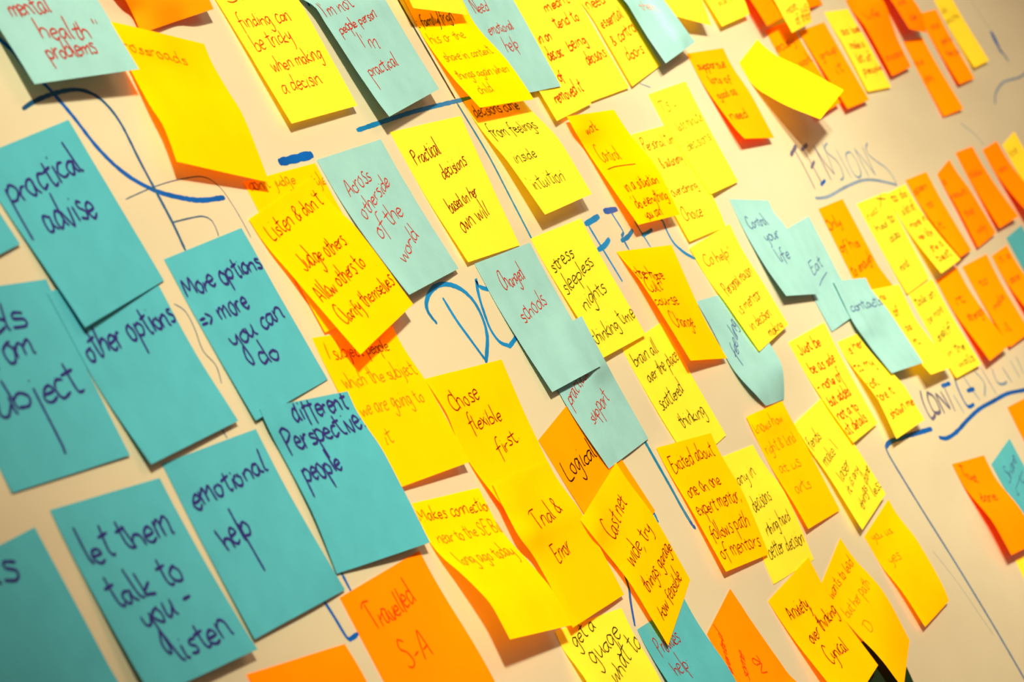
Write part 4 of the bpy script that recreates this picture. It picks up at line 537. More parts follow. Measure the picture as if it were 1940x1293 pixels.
('feelings', 'Y', 'lemon yellow note with black words decisions come from feelings inside intuition', [('decisions come', 0.05, 0.147, 0.846, 0.177, 5.5, 'k'), ('from feelings', 0.072, 0.332, 0.84, 0.377, 6, 'k'), ('inside', 0.096, 0.571, 0.491, 0.587, 6, 'k2'), ("'intuition'", 0.068, 0.802, 0.728, 0.825, 6, 'k2')],
 [738,-1378,4,926,-1405,4,1114,-1431,4,1302,-1457,4,1490,-1484,4,751,-1286,6,939,-1312,8,1127,-1338,11,1315,-1365,14,1503,-1391,16,767,-1193,18,955,-1220,23,1147,-1247,26,1336,-1274,31,1524,-1300,36,786,-1102,35,974,-1129,43,1163,-1155,51,1353,-1182,58,1541,-1208,66,801,-1010,58,989,-1036,66,1177,-1063,74,1365,-1089,83,1554,-1116,91,814,-917,73,1002,-943,80,1190,-970,87,1378,-997,94,1567,-1023,101,827,-824,86,1015,-851,91,1203,-877,96,1391,-904,101,1580,-931,106,840,-731,98,1028,-758,101,1216,-785,104,1404,-811,108,1593,-838,111,853,-639,110,1041,-665,112,1229,-692,113,1417,-719,115,1606,-745,116]),
('chose', 'G', 'golden note with brown words chose flexible first', [('Chose', 0.079, 0.249, 0.504, 0.217, 7, 'br'), ('flexible', 0.209, 0.4, 0.66, 0.393, 6, 'br'), ('first.', 0.397, 0.618, 0.774, 0.552, 6.5, 'br')],
 [-1101,113,4,-880,106,4,-659,100,4,-438,93,4,-217,87,4,-1091,209,17,-875,201,14,-658,194,11,-441,186,8,-224,179,4,-1075,304,22,-863,296,17,-652,288,13,-443,280,10,-232,271,5,-1064,400,13,-856,391,11,-649,382,9,-446,373,9,-239,364,6,-1054,496,8,-850,486,8,-647,476,8,-445,466,8,-242,456,8,-1045,593,18,-843,581,15,-644,570,14,-445,559,13,-245,548,11,-1032,689,35,-831,676,27,-638,664,23,-446,652,20,-251,640,15,-1014,784,52,-805,770,35,-625,758,31,-444,745,27,-257,732,19,-993,880,67,-766,863,35,-607,851,35,-441,838,32,-262,825,23]),
('excited', 'G', 'golden note with brown words excited about one on one expert mentor', [('Excited about', 0.061, 0.211, 0.893, 0.166, 6.5, 'br'), ('one on one', 0.08, 0.419, 0.721, 0.394, 6.5, 'br'), ('expert mentor,', 0.066, 0.57, 0.913, 0.556, 6.5, 'br'), ('follows path', 0.08, 0.76, 0.862, 0.754, 6.5, 'br'), ('of mentors', 0.063, 0.914, 0.91, 0.917, 6.5, 'br')],
 [1145,737,8,1337,741,16,1549,742,16,1761,744,16,1973,746,16,1149,833,9,1338,836,17,1546,838,17,1755,840,18,1964,842,18,1157,929,14,1343,932,23,1548,934,24,1754,936,24,1961,938,25,1171,1025,20,1369,1027,24,1571,1029,26,1774,1031,28,1978,1032,30,1178,1120,27,1377,1122,30,1577,1124,33,1778,1126,35,1978,1128,38,1181,1217,34,1378,1218,35,1576,1220,37,1773,1222,38,1970,1224,40,1185,1313,40,1379,1315,40,1573,1316,40,1767,1318,39,1961,1320,39,1188,1409,47,1379,1411,44,1570,1413,42,1761,1414,39,1953,1416,37,1191,1505,54,1379,1507,49,1568,1509,44,1756,1511,40,1944,1512,35]),
('gold2', 'G', 'golden note with faint lines below the teal note tip', [('knows how', 0.043, 0.159, 0.779, 0.155, 5.5, 'f'), ('right & kind', 0.061, 0.341, 0.853, 0.345, 5.5, 'f'), ('at us', 0.115, 0.527, 0.664, 0.539, 5.5, 'f'), ('arts', 0.2, 0.729, 0.624, 0.72, 5.5, 'f')],
 [2640,712,12,2769,706,30,2944,699,30,3126,690,29,3307,682,27,2643,807,11,2771,801,30,2948,794,31,3133,785,29,3315,777,27,2659,901,6,2827,894,12,3006,886,13,3189,878,13,3370,870,13,2664,996,6,2846,989,8,3030,981,9,3214,973,9,3397,965,11,2670,1091,13,2853,1084,13,3040,1076,12,3226,1068,11,3410,1061,11,2677,1187,22,2862,1179,20,3048,1171,18,3234,1164,15,3419,1156,13,2680,1282,34,2866,1274,29,3053,1267,24,3239,1260,20,3425,1252,15,2681,1377,43,2869,1370,36,3056,1363,30,3244,1355,24,3432,1348,17,2682,1473,50,2871,1465,42,3060,1458,35,3249,1451,27,3438,1444,19]),
('yneck', 'Y', 'yellow note curling out behind the right side of the contacts note', [('no', 0.198, 0.122, 0.38, 0.113, 5, 'ro'), ('of', 0.388, 0.309, 0.573, 0.301, 5, 'ro'), ('as', 0.449, 0.497, 0.695, 0.483, 5, 'ro'), ('it', 0.339, 0.671, 0.569, 0.656, 5, 'ro')],
 [6093,77,29,6282,76,29,6467,76,30,6645,75,33,6895,70,16,6094,170,29,6283,169,29,6468,168,30,6646,167,33,6897,161,16,6156,258,11,6345,257,11,6534,255,12,6722,254,12,6928,251,7,6180,349,7,6369,348,7,6558,346,7,6747,344,7,6937,342,6,6190,442,20,6378,440,19,6567,438,18,6755,436,18,6944,434,17,6197,534,44,6386,532,42,6574,530,40,6763,528,37,6951,526,35,6201,627,75,6390,625,71,6578,623,67,6766,620,63,6954,618,59,6203,720,108,6391,718,102,6579,715,96,6767,712,90,6955,710,84,6204,813,136,6392,810,129,6580,808,121,6767,805,113,6955,802,106]),
('org28', 'P', 'orange note right of the yellow note with six orange lines, leftmost of the orange row', [('open', 0.026, 0.183, 0.726, 0.173, 5, 'of'), ('to', 0.227, 0.379, 0.545, 0.377, 5, 'of'), ('it', 0.071, 0.643, 0.39, 0.639, 5, 'of')],
 [8466,-791,4,8649,-808,4,8831,-825,4,9014,-842,4,9197,-859,4,8483,-698,5,8664,-715,5,8846,-732,5,9027,-748,5,9209,-765,5,8502,-605,7,8682,-621,7,8862,-638,6,9042,-655,6,9222,-672,5,8526,-512,15,8704,-528,13,8881,-545,11,9058,-561,9,9237,-578,7,8548,-418,25,8726,-435,21,8903,-452,17,9080,-468,13,9258,-485,9,8566,-325,40,8744,-342,33,8921,-358,26,9098,-375,19,9274,-391,13,8583,-231,58,8759,-248,48,8935,-264,38,9111,-281,28,9287,-298,18,8600,-137,77,8774,-154,64,8949,-170,51,9124,-187,37,9299,-204,24,8616,-44,98,8790,-60,81,8963,-77,64,9137,-93,47,9311,-110,30]),
('org29', 'O', 'orange note with a peaked top corner, second in the orange row', [('a', -0.003, 0.145, 0.228, 0.165, 6, 'of'), ('result', 0.014, 0.355, 0.81, 0.423, 5, 'of'), ('that', 0.151, 0.636, 0.65, 0.657, 5, 'of'), ('way', 0.285, 0.873, 0.726, 0.881, 5, 'of')],
 [9504,-833,4,9658,-867,4,9812,-901,4,9966,-935,4,10120,-968,4,9508,-744,6,9667,-777,6,9825,-810,6,9984,-843,6,10143,-876,6,9517,-655,12,9681,-687,13,9845,-719,13,10008,-752,14,10172,-784,15,9531,-567,20,9700,-598,22,9868,-630,23,10036,-661,25,10204,-692,27,9540,-478,24,9712,-509,26,9885,-539,28,10058,-569,30,10230,-600,32,9544,-389,27,9721,-419,29,9899,-448,31,10076,-477,33,10253,-507,35,9548,-300,28,9730,-329,31,9912,-357,33,10094,-386,35,10276,-414,38,9553,-211,30,9740,-239,32,9926,-266,35,10113,-294,37,10300,-321,40,9557,-122,32,9749,-149,34,9940,-175,37,10131,-202,39,10323,-229,42]),
('org30', 'O', 'orange note with one blurred word, third in the orange row with a brown shadow', [('stable', 0.063, 0.337, 0.74, 0.344, 5, 'of')],
 [10445,-1034,4,10618,-1050,4,10790,-1066,4,10963,-1081,4,11136,-1097,4,10450,-938,5,10624,-954,5,10799,-971,5,10974,-987,5,11149,-1003,5,10456,-842,6,10633,-859,6,10810,-876,6,10987,-893,6,11165,-910,7,10467,-747,9,10646,-764,10,10826,-782,10,11006,-799,11,11186,-817,12,10479,-651,13,10661,-669,15,10842,-687,16,11024,-706,18,11205,-724,19,10487,-555,21,10670,-574,23,10854,-593,26,11037,-611,28,11221,-630,31,10491,-459,30,10677,-478,33,10862,-498,37,11048,-517,40,11234,-536,44,10496,-363,40,10684,-383,45,10871,-403,49,11059,-423,54,11247,-442,59,10500,-266,51,10690,-287,56,10880,-308,62,11070,-328,68,11260,-349,74]),
('org31', 'O', 'orange note fourth in the orange row near the right edge', [('more', 0.171, 0.358, 0.672, 0.373, 5, 'of')],
 [11449,-1061,4,11624,-1084,4,11799,-1107,4,11974,-1130,4,12149,-1153,4,11458,-968,6,11635,-991,6,11811,-1015,6,11988,-1038,6,12165,-1061,6,11472,-876,8,11650,-899,8,11829,-923,8,12007,-946,8,12185,-969,8,11491,-784,16,11671,-807,16,11852,-831,16,12032,-855,16,12212,-878,17,11505,-691,30,11686,-715,30,11868,-739,30,12050,-763,30,12232,-786,30,11514,-598,49,11697,-622,49,11880,-646,49,12064,-670,49,12247,-694,49,11522,-505,71,11708,-529,71,11893,-554,71,12078,-578,71,12263,-602,71,11531,-412,94,11718,-437,94,11905,-461,95,12092,-485,95,12278,-510,95,11540,-319,119,11729,-344,119,11917,-368,119,12106,-393,119,12294,-417,120]),
('org36b', 'O', 'orange note with red underside standing out at the right below contradictions', [('Trust', 0.113, 0.146, 0.455, 0.251, 6, 'od'), ('done', 0.158, 0.437, 0.61, 0.475, 6, 'od')],
 [6153,1461,4,6368,1470,4,6583,1479,4,6798,1487,4,7014,1496,4,6155,1556,6,6367,1565,6,6579,1573,6,6791,1581,6,7003,1590,6,6163,1652,11,6372,1660,11,6581,1668,11,6790,1675,11,6998,1683,12,6173,1747,30,6379,1755,30,6584,1762,31,6790,1770,31,6995,1777,32,6178,1843,56,6381,1850,57,6583,1857,58,6786,1864,59,6988,1871,61,6181,1938,79,6380,1945,80,6579,1951,82,6778,1958,84,6977,1964,86,6184,2034,89,6379,2040,91,6575,2046,93,6771,2052,95,6967,2058,97,6186,2129,94,6379,2135,96,6571,2140,98,6764,2146,101,6957,2152,103,6189,2225,99,6378,2230,101,6567,2235,103,6757,2240,105,6946,2245,107]),
('gold3', 'G', 'curling golden note with faint word yes beside the long blue marker line', [('you us', 0.123, 0.103, 0.653, 0.21, 4.5, 'f'), ('yes', 0.176, 0.366, 0.469, 0.412, 5.5, 'f')],
 [3693,1657,4,3884,1619,4,4076,1581,4,4267,1543,4,4459,1505,4,3713,1741,4,3903,1706,5,4093,1671,6,4283,1636,6,4473,1601,7,3734,1826,4,3922,1794,9,4112,1762,13,4302,1729,17,4492,1697,21,3754,1910,12,3941,1881,20,4135,1852,25,4325,1823,33,4512,1794,40,3785,1995,25,3970,1969,31,4157,1942,36,4343,1916,41,4528,1890,47,3809,2080,37,3992,2056,41,4176,2033,44,4359,2009,47,4542,1986,51,3830,2164,44,4011,2144,46,4193,2123,48,4374,2103,51,4556,2082,53,3850,2249,48,4030,2231,49,4210,2214,50,4390,2196,51,4570,2179,52,3871,2333,53,4049,2319,50,4227,2304,48,4405,2289,45,4584,2275,42]),
('gold4', 'G', 'golden note with faint slanted lines behind the anxiety note', [('wants to lead', 0.061, 0.153, 0.909, 0.216, 5.5, 'bf'), ('but her path', 0.075, 0.351, 0.878, 0.415, 5.5, 'f'), ('D', 0.184, 0.556, 0.329, 0.582, 5.5, 'f')],
 [2580,1807,4,2751,1755,4,2921,1704,4,3092,1652,4,3262,1601,4,2604,1901,7,2776,1850,7,2948,1798,7,3119,1746,8,3291,1695,8,2635,1996,16,2808,1944,17,2981,1892,18,3154,1840,18,3327,1789,19,2664,2090,33,2838,2038,35,3012,1986,37,3186,1935,38,3360,1883,40,2690,2185,54,2865,2133,55,3040,2081,56,3215,2029,57,3390,1977,58,2714,2279,82,2890,2227,77,3066,2175,72,3242,2123,67,3418,2071,62,2739,2374,102,2916,2321,91,3093,2269,80,3270,2217,69,3447,2165,58,2763,2468,114,2941,2416,99,3119,2363,83,3297,2311,67,3476,2259,51,2788,2563,125,2967,2510,105,3146,2458,85,3325,2405,65,3504,2353,45]),
('practadv', 'T3', 'teal note with large blue words practical advise', [('þractical', 0.078, 0.3, 0.867, 0.277, 9, 'b'), ('advise', 0.218, 0.504, 0.757, 0.526, 9, 'b')],
 [-3835,-1057,4,-3649,-1100,4,-3462,-1143,4,-3276,-1186,4,-3089,-1229,4,-3814,-964,7,-3627,-1008,7,-3441,-1051,6,-3255,-1094,6,-3069,-1137,5,-3789,-873,9,-3604,-916,8,-3419,-959,8,-3234,-1002,7,-3048,-1045,5,-3765,-781,13,-3580,-824,11,-3396,-868,9,-3212,-910,8,-3027,-954,6,-3742,-689,20,-3557,-732,16,-3373,-776,13,-3190,-819,10,-3005,-862,6,-3721,-597,28,-3536,-640,22,-3351,-684,17,-3167,-727,12,-2983,-771,6,-3699,-504,35,-3515,-548,28,-3330,-591,21,-3146,-635,14,-2962,-679,7,-3677,-412,41,-3494,-455,33,-3310,-499,24,-3126,-543,16,-2942,-587,8,-3656,-319,46,-3472,-363,37,-3289,-407,27,-3105,-451,18,-2922,-495,9]),
('let', 'T3', 'teal note with blue words let them talk to you listen', [('let them', 0.084, 0.312, 0.88, 0.291, 8.5, 'b'), ('talk to', 0.101, 0.557, 0.756, 0.533, 8.5, 'b'), ('ŷou -', 0.238, 0.703, 0.736, 0.677, 8.5, 'b'), ('listen', 0.349, 0.91, 0.891, 0.876, 8.5, 'b')],
 [-4274,335,4,-4089,328,4,-3904,320,4,-3720,313,4,-3535,306,4,-4271,430,8,-4086,422,8,-3900,414,7,-3715,407,7,-3529,399,7,-4264,524,10,-4078,516,10,-3892,508,10,-3706,500,10,-3520,492,10,-4259,618,16,-4072,610,16,-3885,602,15,-3699,593,15,-3512,585,15,-4255,712,24,-4068,704,23,-3880,695,23,-3693,687,23,-3506,679,22,-4252,807,33,-4064,798,32,-3876,789,32,-3688,781,32,-3501,772,31,-4248,901,43,-4060,892,43,-3872,884,42,-3683,875,41,-3495,866,41,-4245,995,54,-4056,987,53,-3867,978,53,-3679,969,52,-3490,960,51,-4242,1090,70,-4053,1081,68,-3863,1072,67,-3674,1062,66,-3484,1053,65]),
('mental', 'T', 'teal note at the top left with red words mental health problems', [('mental', 0.163, 0.593, 0.523, 0.579, 6.5, 'rb'), ('health "', 0.298, 0.739, 0.863, 0.785, 6.5, 'rb'), ('problems', 0.245, 0.872, 0.713, 0.864, 6, 'rb')],
 [-3444,-2079,4,-3255,-2096,4,-3066,-2112,4,-2876,-2129,4,-2687,-2145,4,-3436,-1986,8,-3247,-2002,9,-3057,-2019,9,-2868,-2036,10,-2679,-2053,10,-3423,-1894,16,-3234,-1911,20,-3044,-1928,23,-2855,-1945,27,-2665,-1962,30,-3413,-1801,31,-3223,-1818,40,-3034,-1836,49,-2844,-1853,57,-2655,-1870,66,-3404,-1708,50,-3215,-1725,61,-3025,-1743,73,-2836,-1760,85,-2647,-1777,96,-3396,-1614,66,-3207,-1632,77,-3017,-1650,87,-2828,-1667,97,-2639,-1685,108,-3388,-1521,79,-3198,-1539,88,-3009,-1556,96,-2820,-1574,105,-2631,-1592,114,-3380,-1427,90,-3190,-1445,98,-3001,-1463,106,-2812,-1481,114,-2622,-1499,122,-3372,-1334,100,-3182,-1352,108,-2993,-1370,116,-2804,-1388,123,-2614,-1406,131]),
('people', 'T', "pale teal note with red words I'm not people person I'm practical", [("I'm not", 0.048, 0.226, 0.517, 0.233, 6, 'r'), ('people person', 0.105, 0.37, 0.743, 0.362, 4.5, 'r'), ("I'm", 0.29, 0.522, 0.537, 0.561, 6.5, 'r'), ('þractical', 0.13, 0.711, 0.626, 0.728, 5.6, 'r')],
 [-651,-1941,4,-467,-1985,4,-282,-2030,4,-98,-2074,4,87,-2119,4,-629,-1850,65,-445,-1894,61,-260,-1939,56,-76,-1983,52,109,-2028,47,-601,-1761,69,-416,-1805,74,-231,-1850,79,-47,-1894,83,138,-1939,88,-576,-1671,73,-391,-1715,78,-207,-1760,82,-22,-1804,86,163,-1848,91,-554,-1580,78,-369,-1624,81,-185,-1668,85,0,-1713,88,185,-1757,92,-532,-1489,83,-347,-1533,86,-163,-1577,88,22,-1621,90,207,-1666,93,-510,-1398,91,-325,-1442,92,-141,-1486,93,44,-1530,94,229,-1574,95,-488,-1307,99,-303,-1351,99,-119,-1395,99,66,-1439,99,251,-1483,99,-466,-1216,112,-282,-1260,109,-97,-1304,107,88,-1348,105,273,-1392,102]),
('needemo', 'T', 'pale teal note with red words need emotional help', [('Need', 0.119, 0.309, 0.42, 0.304, 6, 'r'), ('emotional', 0.172, 0.499, 0.698, 0.468, 5, 'r'), ('help', 0.33, 0.667, 0.608, 0.631, 6, 'r')],
 [1270,-2161,4,1459,-2181,4,1648,-2200,4,1836,-2220,4,2025,-2240,4,1280,-2067,16,1469,-2086,15,1658,-2106,14,1846,-2126,12,2035,-2146,11,1298,-1974,19,1487,-1994,18,1676,-2014,17,1864,-2034,15,2053,-2053,14,1311,-1881,21,1500,-1901,20,1689,-1920,18,1877,-1940,18,2066,-1960,17,1321,-1786,23,1508,-1806,23,1697,-1826,22,1886,-1845,21,2076,-1866,20,1329,-1692,25,1512,-1710,27,1700,-1730,27,1889,-1750,26,2082,-1770,24,1334,-1596,29,1506,-1612,35,1694,-1632,35,1884,-1652,34,2082,-1673,31,1341,-1501,32,1509,-1516,40,1691,-1534,42,1880,-1554,42,2082,-1577,37,1351,-1407,34,1519,-1422,42,1700,-1440,45,1888,-1460,45,2090,-1482,40]),
('ts', 'Y', 'lemon yellow note with faint grey lines, its foot casting a brown shadow', [('TS -', 0.09, 0.201, 0.517, 0.201, 5.5, 'gf'), ('last minute', 0.212, 0.392, 0.953, 0.376, 5, 'gf'), ('decisions', 0.159, 0.581, 0.91, 0.566, 5.5, 'gf')],
 [3559,-1475,5,3761,-1504,5,3964,-1533,4,4167,-1562,4,4370,-1591,4,3572,-1382,5,3772,-1410,5,3973,-1439,5,4174,-1467,5,4374,-1495,5,3583,-1288,8,3781,-1316,7,3983,-1345,6,4181,-1372,5,4379,-1400,5,3597,-1195,13,3793,-1222,12,3994,-1251,9,4190,-1278,8,4386,-1305,7,3616,-1103,18,3810,-1130,16,4008,-1157,12,4203,-1184,9,4396,-1211,7,3631,-1010,27,3822,-1036,23,4020,-1063,17,4213,-1090,13,4405,-1116,9,3642,-916,38,3831,-942,33,4030,-969,24,4222,-995,18,4410,-1021,13,3656,-823,49,3842,-848,43,4039,-875,32,4229,-900,24,4415,-925,17,3675,-731,59,3860,-755,50,4049,-781,40,4236,-805,30,4419,-830,22]),
('control', 'G', 'golden note with brown underlined word control', [('work', 0.19, 0.176, 0.467, 0.152, 5, 'bf'), ('Control', 0.125, 0.416, 0.5, 0.437, 7, 'bf'), ('_', 0.125, 0.494, 0.634, 0.529, 5, 'bf'), ('in a situation', 0.209, 0.719, 0.887, 0.703, 5.5, 'br'), ("'do everything", 0.168, 0.869, 0.928, 0.847, 5.5, 'br'), ('you can.', 0.244, 0.972, 0.654, 0.962, 5, 'br')],
 [1959,-1280,43,2155,-1294,43,2426,-1323,15,2649,-1343,5,2849,-1357,4,1967,-1186,47,2162,-1200,48,2437,-1229,20,2657,-1248,13,2854,-1262,15,2057,-1108,23,2255,-1122,25,2472,-1139,21,2672,-1154,23,2868,-1168,26,2095,-1018,22,2289,-1032,29,2487,-1046,35,2681,-1059,41,2876,-1073,48,2107,-924,34,2300,-937,44,2494,-950,54,2687,-964,63,2881,-977,73,2116,-829,48,2308,-842,58,2500,-855,68,2693,-868,77,2885,-881,87,2124,-734,62,2316,-747,69,2507,-760,75,2699,-773,81,2890,-786,87,2133,-639,78,2323,-652,80,2514,-664,82,2704,-677,84,2895,-690,86,2142,-544,93,2331,-557,91,2521,-569,89,2710,-582,87,2900,-594,85]),
('listen', 'G', "golden note with brown words listen and don't judge others", [("Listen & don't", 0.089, 0.185, 0.919, 0.177, 6.5, 'br'), ('Judge others.', 0.149, 0.435, 0.795, 0.463, 6.5, 'br'), ('Allow others to', 0.062, 0.637, 0.799, 0.63, 6.5, 'br'), ('Clarify themselves', 0.092, 0.817, 0.96, 0.833, 6, 'br')],
 [-2046,-748,10,-1862,-797,10,-1679,-847,10,-1495,-896,9,-1311,-945,9,-2020,-656,11,-1837,-706,11,-1653,-756,12,-1470,-805,12,-1286,-855,12,-1993,-565,22,-1810,-615,25,-1626,-665,28,-1442,-715,30,-1257,-766,32,-1954,-476,34,-1771,-526,39,-1588,-577,45,-1405,-627,50,-1222,-678,56,-1924,-385,48,-1741,-436,53,-1558,-487,58,-1376,-537,63,-1193,-588,68,-1897,-294,65,-1715,-345,68,-1532,-396,72,-1350,-447,75,-1167,-498,79,-1871,-202,83,-1689,-253,84,-1507,-305,85,-1324,-356,86,-1142,-408,88,-1845,-110,101,-1663,-162,100,-1481,-214,99,-1299,-266,98,-1117,-317,96,-1819,-18,119,-1637,-71,115,-1455,-123,112,-1273,-175,109,-1092,-227,106]),
('fends', 'Y', 'lemon yellow note with black cramped writing above a curling golden note', [('fends', 0.028, 0.25, 0.395, 0.244, 6, 'k2'), ('make I', 0.088, 0.44, 0.577, 0.409, 6, 'k2'), ('laser', 0.203, 0.627, 0.591, 0.579, 6, 'k2'), ('it is any', 0.193, 0.736, 0.732, 0.663, 5, 'k2'), ('things done', 0.276, 0.923, 0.975, 0.742, 5, 'k'), ('less', 0.701, 0.926, 1.03, 0.93, 5, 'k')],
 [3368,841,14,3554,812,14,3762,782,7,3955,753,5,4142,724,4,3374,938,20,3559,908,20,3775,877,10,3971,847,7,4157,817,6,3406,1034,23,3592,1003,23,3799,971,16,3993,940,13,4179,909,13,3448,1129,28,3635,1098,28,3827,1066,26,4014,1034,25,4200,1002,25,3474,1226,36,3660,1193,36,3846,1160,36,4032,1128,35,4218,1095,35,3490,1323,44,3676,1289,43,3862,1255,43,4048,1222,43,4234,1188,42,3506,1419,50,3692,1385,50,3878,1350,49,4064,1315,49,4250,1281,49,3523,1516,56,3708,1480,56,3894,1445,56,4080,1409,55,4266,1374,55,3539,1613,63,3724,1576,62,3910,1540,62,4096,1503,61,4282,1467,61]),
('yel26', 'Y', 'yellow note with grey writing left of a yellow note with orange writing', [('X', 0.581, 0.144, 0.916, 0.068, 7, 'gd'), ('it was', 0.036, 0.197, 0.479, 0.162, 5, 'gf'), ('had to', 0.162, 0.346, 0.865, 0.307, 5, 'gd'), ('also', 0.382, 0.49, 0.798, 0.478, 5, 'gd'), ('mind', 0.198, 0.798, 0.568, 0.784, 5, 'gd')],
 [6858,-614,4,7081,-635,4,7303,-656,4,7526,-677,4,7749,-698,4,6872,-518,5,7090,-539,5,7308,-560,5,7526,-582,5,7745,-603,5,6886,-422,5,7100,-443,5,7314,-465,5,7527,-486,5,7741,-508,5,6901,-326,7,7111,-347,7,7320,-369,7,7530,-391,7,7740,-412,7,6921,-230,7,7127,-252,7,7332,-274,7,7538,-296,8,7743,-317,8,6939,-134,10,7141,-156,10,7342,-178,10,7543,-200,10,7744,-222,10,6954,-37,13,7151,-60,13,7348,-82,14,7545,-105,14,7741,-127,14,6968,59,18,7160,36,18,7353,14,18,7545,-9,18,7737,-31,18,6981,155,22,7169,133,23,7357,110,23,7545,87,23,7733,64,23]),
('diff', 'T3', 'teal note with blue words different perspective people', [('different', 0.293, 0.119, 0.924, 0.101, 7, 'b'), ('Perspective:', 0.065, 0.293, 1.018, 0.235, 8.5, 'b'), ('people', 0.082, 0.48, 0.505, 0.443, 7.5, 'b')],
 [-2668,116,28,-2475,114,28,-2275,112,23,-2075,109,19,-1880,107,18,-2667,210,29,-2475,209,29,-2275,206,25,-2075,204,21,-1881,202,20,-2635,300,16,-2443,298,19,-2253,298,23,-2072,298,32,-1882,297,36,-2621,392,17,-2429,391,22,-2239,391,30,-2053,391,39,-1864,390,46,-2618,486,23,-2426,486,29,-2235,485,36,-2045,485,43,-1853,484,49,-2617,581,28,-2426,580,35,-2234,580,41,-2042,579,47,-1851,579,53,-2617,675,27,-2426,675,35,-2234,675,43,-2043,675,51,-1851,674,59,-2616,770,21,-2425,770,32,-2234,770,43,-2043,770,53,-1852,770,64,-2616,864,15,-2425,865,28,-2235,865,42,-2044,865,56,-1853,865,70]),
('family', 'H', 'folded bright yellow note with dark word family in the shade of a note above', [('t family/frign', -0.019, 0.276, 0.689, 0.236, 5.5, 'k'), ('his or the', 0.062, 0.424, 0.689, 0.391, 4.5, 'f'), ('share in context', 0.079, 0.578, 0.887, 0.565, 4.5, 'f'), ('things again when', 0.06, 0.737, 0.913, 0.742, 4.5, 'f'), ('child', 0.184, 0.889, 0.445, 0.882, 4.5, 'f')],
 [577,-2025,4,765,-2040,5,943,-2052,10,1100,-2058,23,1288,-2073,23,585,-1932,4,773,-1947,5,950,-1959,10,1104,-1964,24,1293,-1979,24,592,-1839,4,780,-1854,5,958,-1866,10,1112,-1871,25,1300,-1887,25,599,-1745,9,789,-1761,12,968,-1773,20,1119,-1779,39,1307,-1794,43,614,-1654,19,803,-1669,27,988,-1683,36,1163,-1695,50,1348,-1709,59,625,-1562,34,814,-1577,45,1002,-1592,55,1188,-1606,67,1376,-1621,78,632,-1468,57,822,-1484,66,1011,-1499,74,1200,-1514,84,1389,-1530,93,640,-1375,85,829,-1390,90,1019,-1406,95,1208,-1421,100,1398,-1437,106,647,-1282,113,837,-1297,114,1026,-1313,116,1216,-1328,117,1405,-1343,118]),
('trial', 'G', 'golden note with brown words trial and error', [('Trial &', 0.287, 0.387, 0.768, 0.34, 7, 'br'), ('Error', 0.273, 0.613, 0.554, 0.599, 7, 'br')],
 [-1001,685,51,-827,676,49,-638,666,39,-456,656,33,-279,647,29,-1029,783,66,-859,774,67,-641,762,44,-450,751,35,-269,742,31,-1031,879,71,-859,870,74,-634,857,53,-441,846,47,-255,836,44,-1029,975,79,-855,965,84,-614,952,59,-418,941,56,-226,930,54,-926,1066,53,-746,1056,53,-551,1044,46,-366,1034,44,-183,1023,42,-889,1162,46,-708,1151,44,-524,1139,41,-342,1128,39,-160,1117,37,-883,1258,51,-699,1247,48,-515,1235,44,-331,1224,40,-147,1212,37,-882,1355,57,-695,1343,52,-509,1331,47,-322,1319,42,-136,1307,36,-880,1452,64,-691,1440,57,-502,1427,50,-313,1415,43,-125,1402,36]),
('just', 'Y', 'lemon yellow note with five orange lines, first words just be', [('Just be', 0.103, 0.148, 0.678, 0.158, 6, 'ro'), ('be as side', 0.123, 0.334, 0.815, 0.349, 6, 'ro'), ('- none of', 0.031, 0.489, 0.757, 0.522, 6, 'ro'), ('but added', 0.072, 0.646, 0.74, 0.665, 6, 'ro'), ('not a to', 0.041, 0.789, 0.717, 0.808, 6, 'ro'), ('at details', 0.001, 0.93, 0.754, 0.924, 6, 'ro')],
 [3976,321,4,4195,300,4,4414,279,4,4632,258,4,4851,238,4,3994,416,5,4208,395,5,4423,375,5,4637,355,5,4852,334,5,4013,511,6,4223,491,6,4433,471,6,4644,451,6,4854,431,5,4035,606,10,4241,586,10,4446,566,9,4652,547,8,4858,527,7,4059,701,16,4260,681,14,4462,662,13,4664,642,11,4866,623,9,4078,796,25,4276,777,22,4474,758,19,4672,738,16,4870,719,13,4096,891,36,4290,872,32,4484,853,28,4677,835,23,4871,816,19,4114,986,49,4304,968,43,4493,949,37,4683,931,31,4872,912,25,4132,1081,61,4317,1063,54,4502,1045,47,4688,1027,39,4873,1009,32]),
('yel27', 'Y', 'yellow note with six orange lines overlapping an orange note', [('to do', 0.071, 0.113, 0.824, 0.124, 5, 'ro'), ('a lot of', 0.21, 0.285, 0.832, 0.285, 5, 'ro'), ('more in', 0.16, 0.451, 0.964, 0.457, 5, 'ro'), ('her life', 0.164, 0.603, 0.794, 0.614, 5, 'ro'), ('she is', 0.261, 0.768, 0.848, 0.777, 5, 'ro'), ('best', 0.221, 0.891, 0.832, 0.908, 5, 'ro')],
 [7733,-679,9,7894,-698,9,8069,-719,6,8236,-738,4,8398,-757,4,7741,-586,10,7906,-605,10,8084,-626,7,8254,-646,5,8419,-665,5,7765,-494,9,7934,-514,8,8106,-534,7,8275,-554,7,8444,-574,7,7786,-402,15,7958,-422,14,8130,-442,14,8302,-462,14,8474,-483,14,7799,-309,26,7974,-330,26,8149,-350,25,8324,-371,25,8499,-391,25,7808,-216,42,7987,-237,42,8165,-257,41,8343,-278,40,8522,-299,40,7817,-122,61,7998,-143,60,8180,-165,59,8362,-186,58,8543,-207,57,7825,-29,81,8010,-50,80,8195,-72,79,8380,-94,78,8565,-115,77,7834,65,102,8022,43,101,8210,21,99,8398,-1,98,8586,-23,96]),
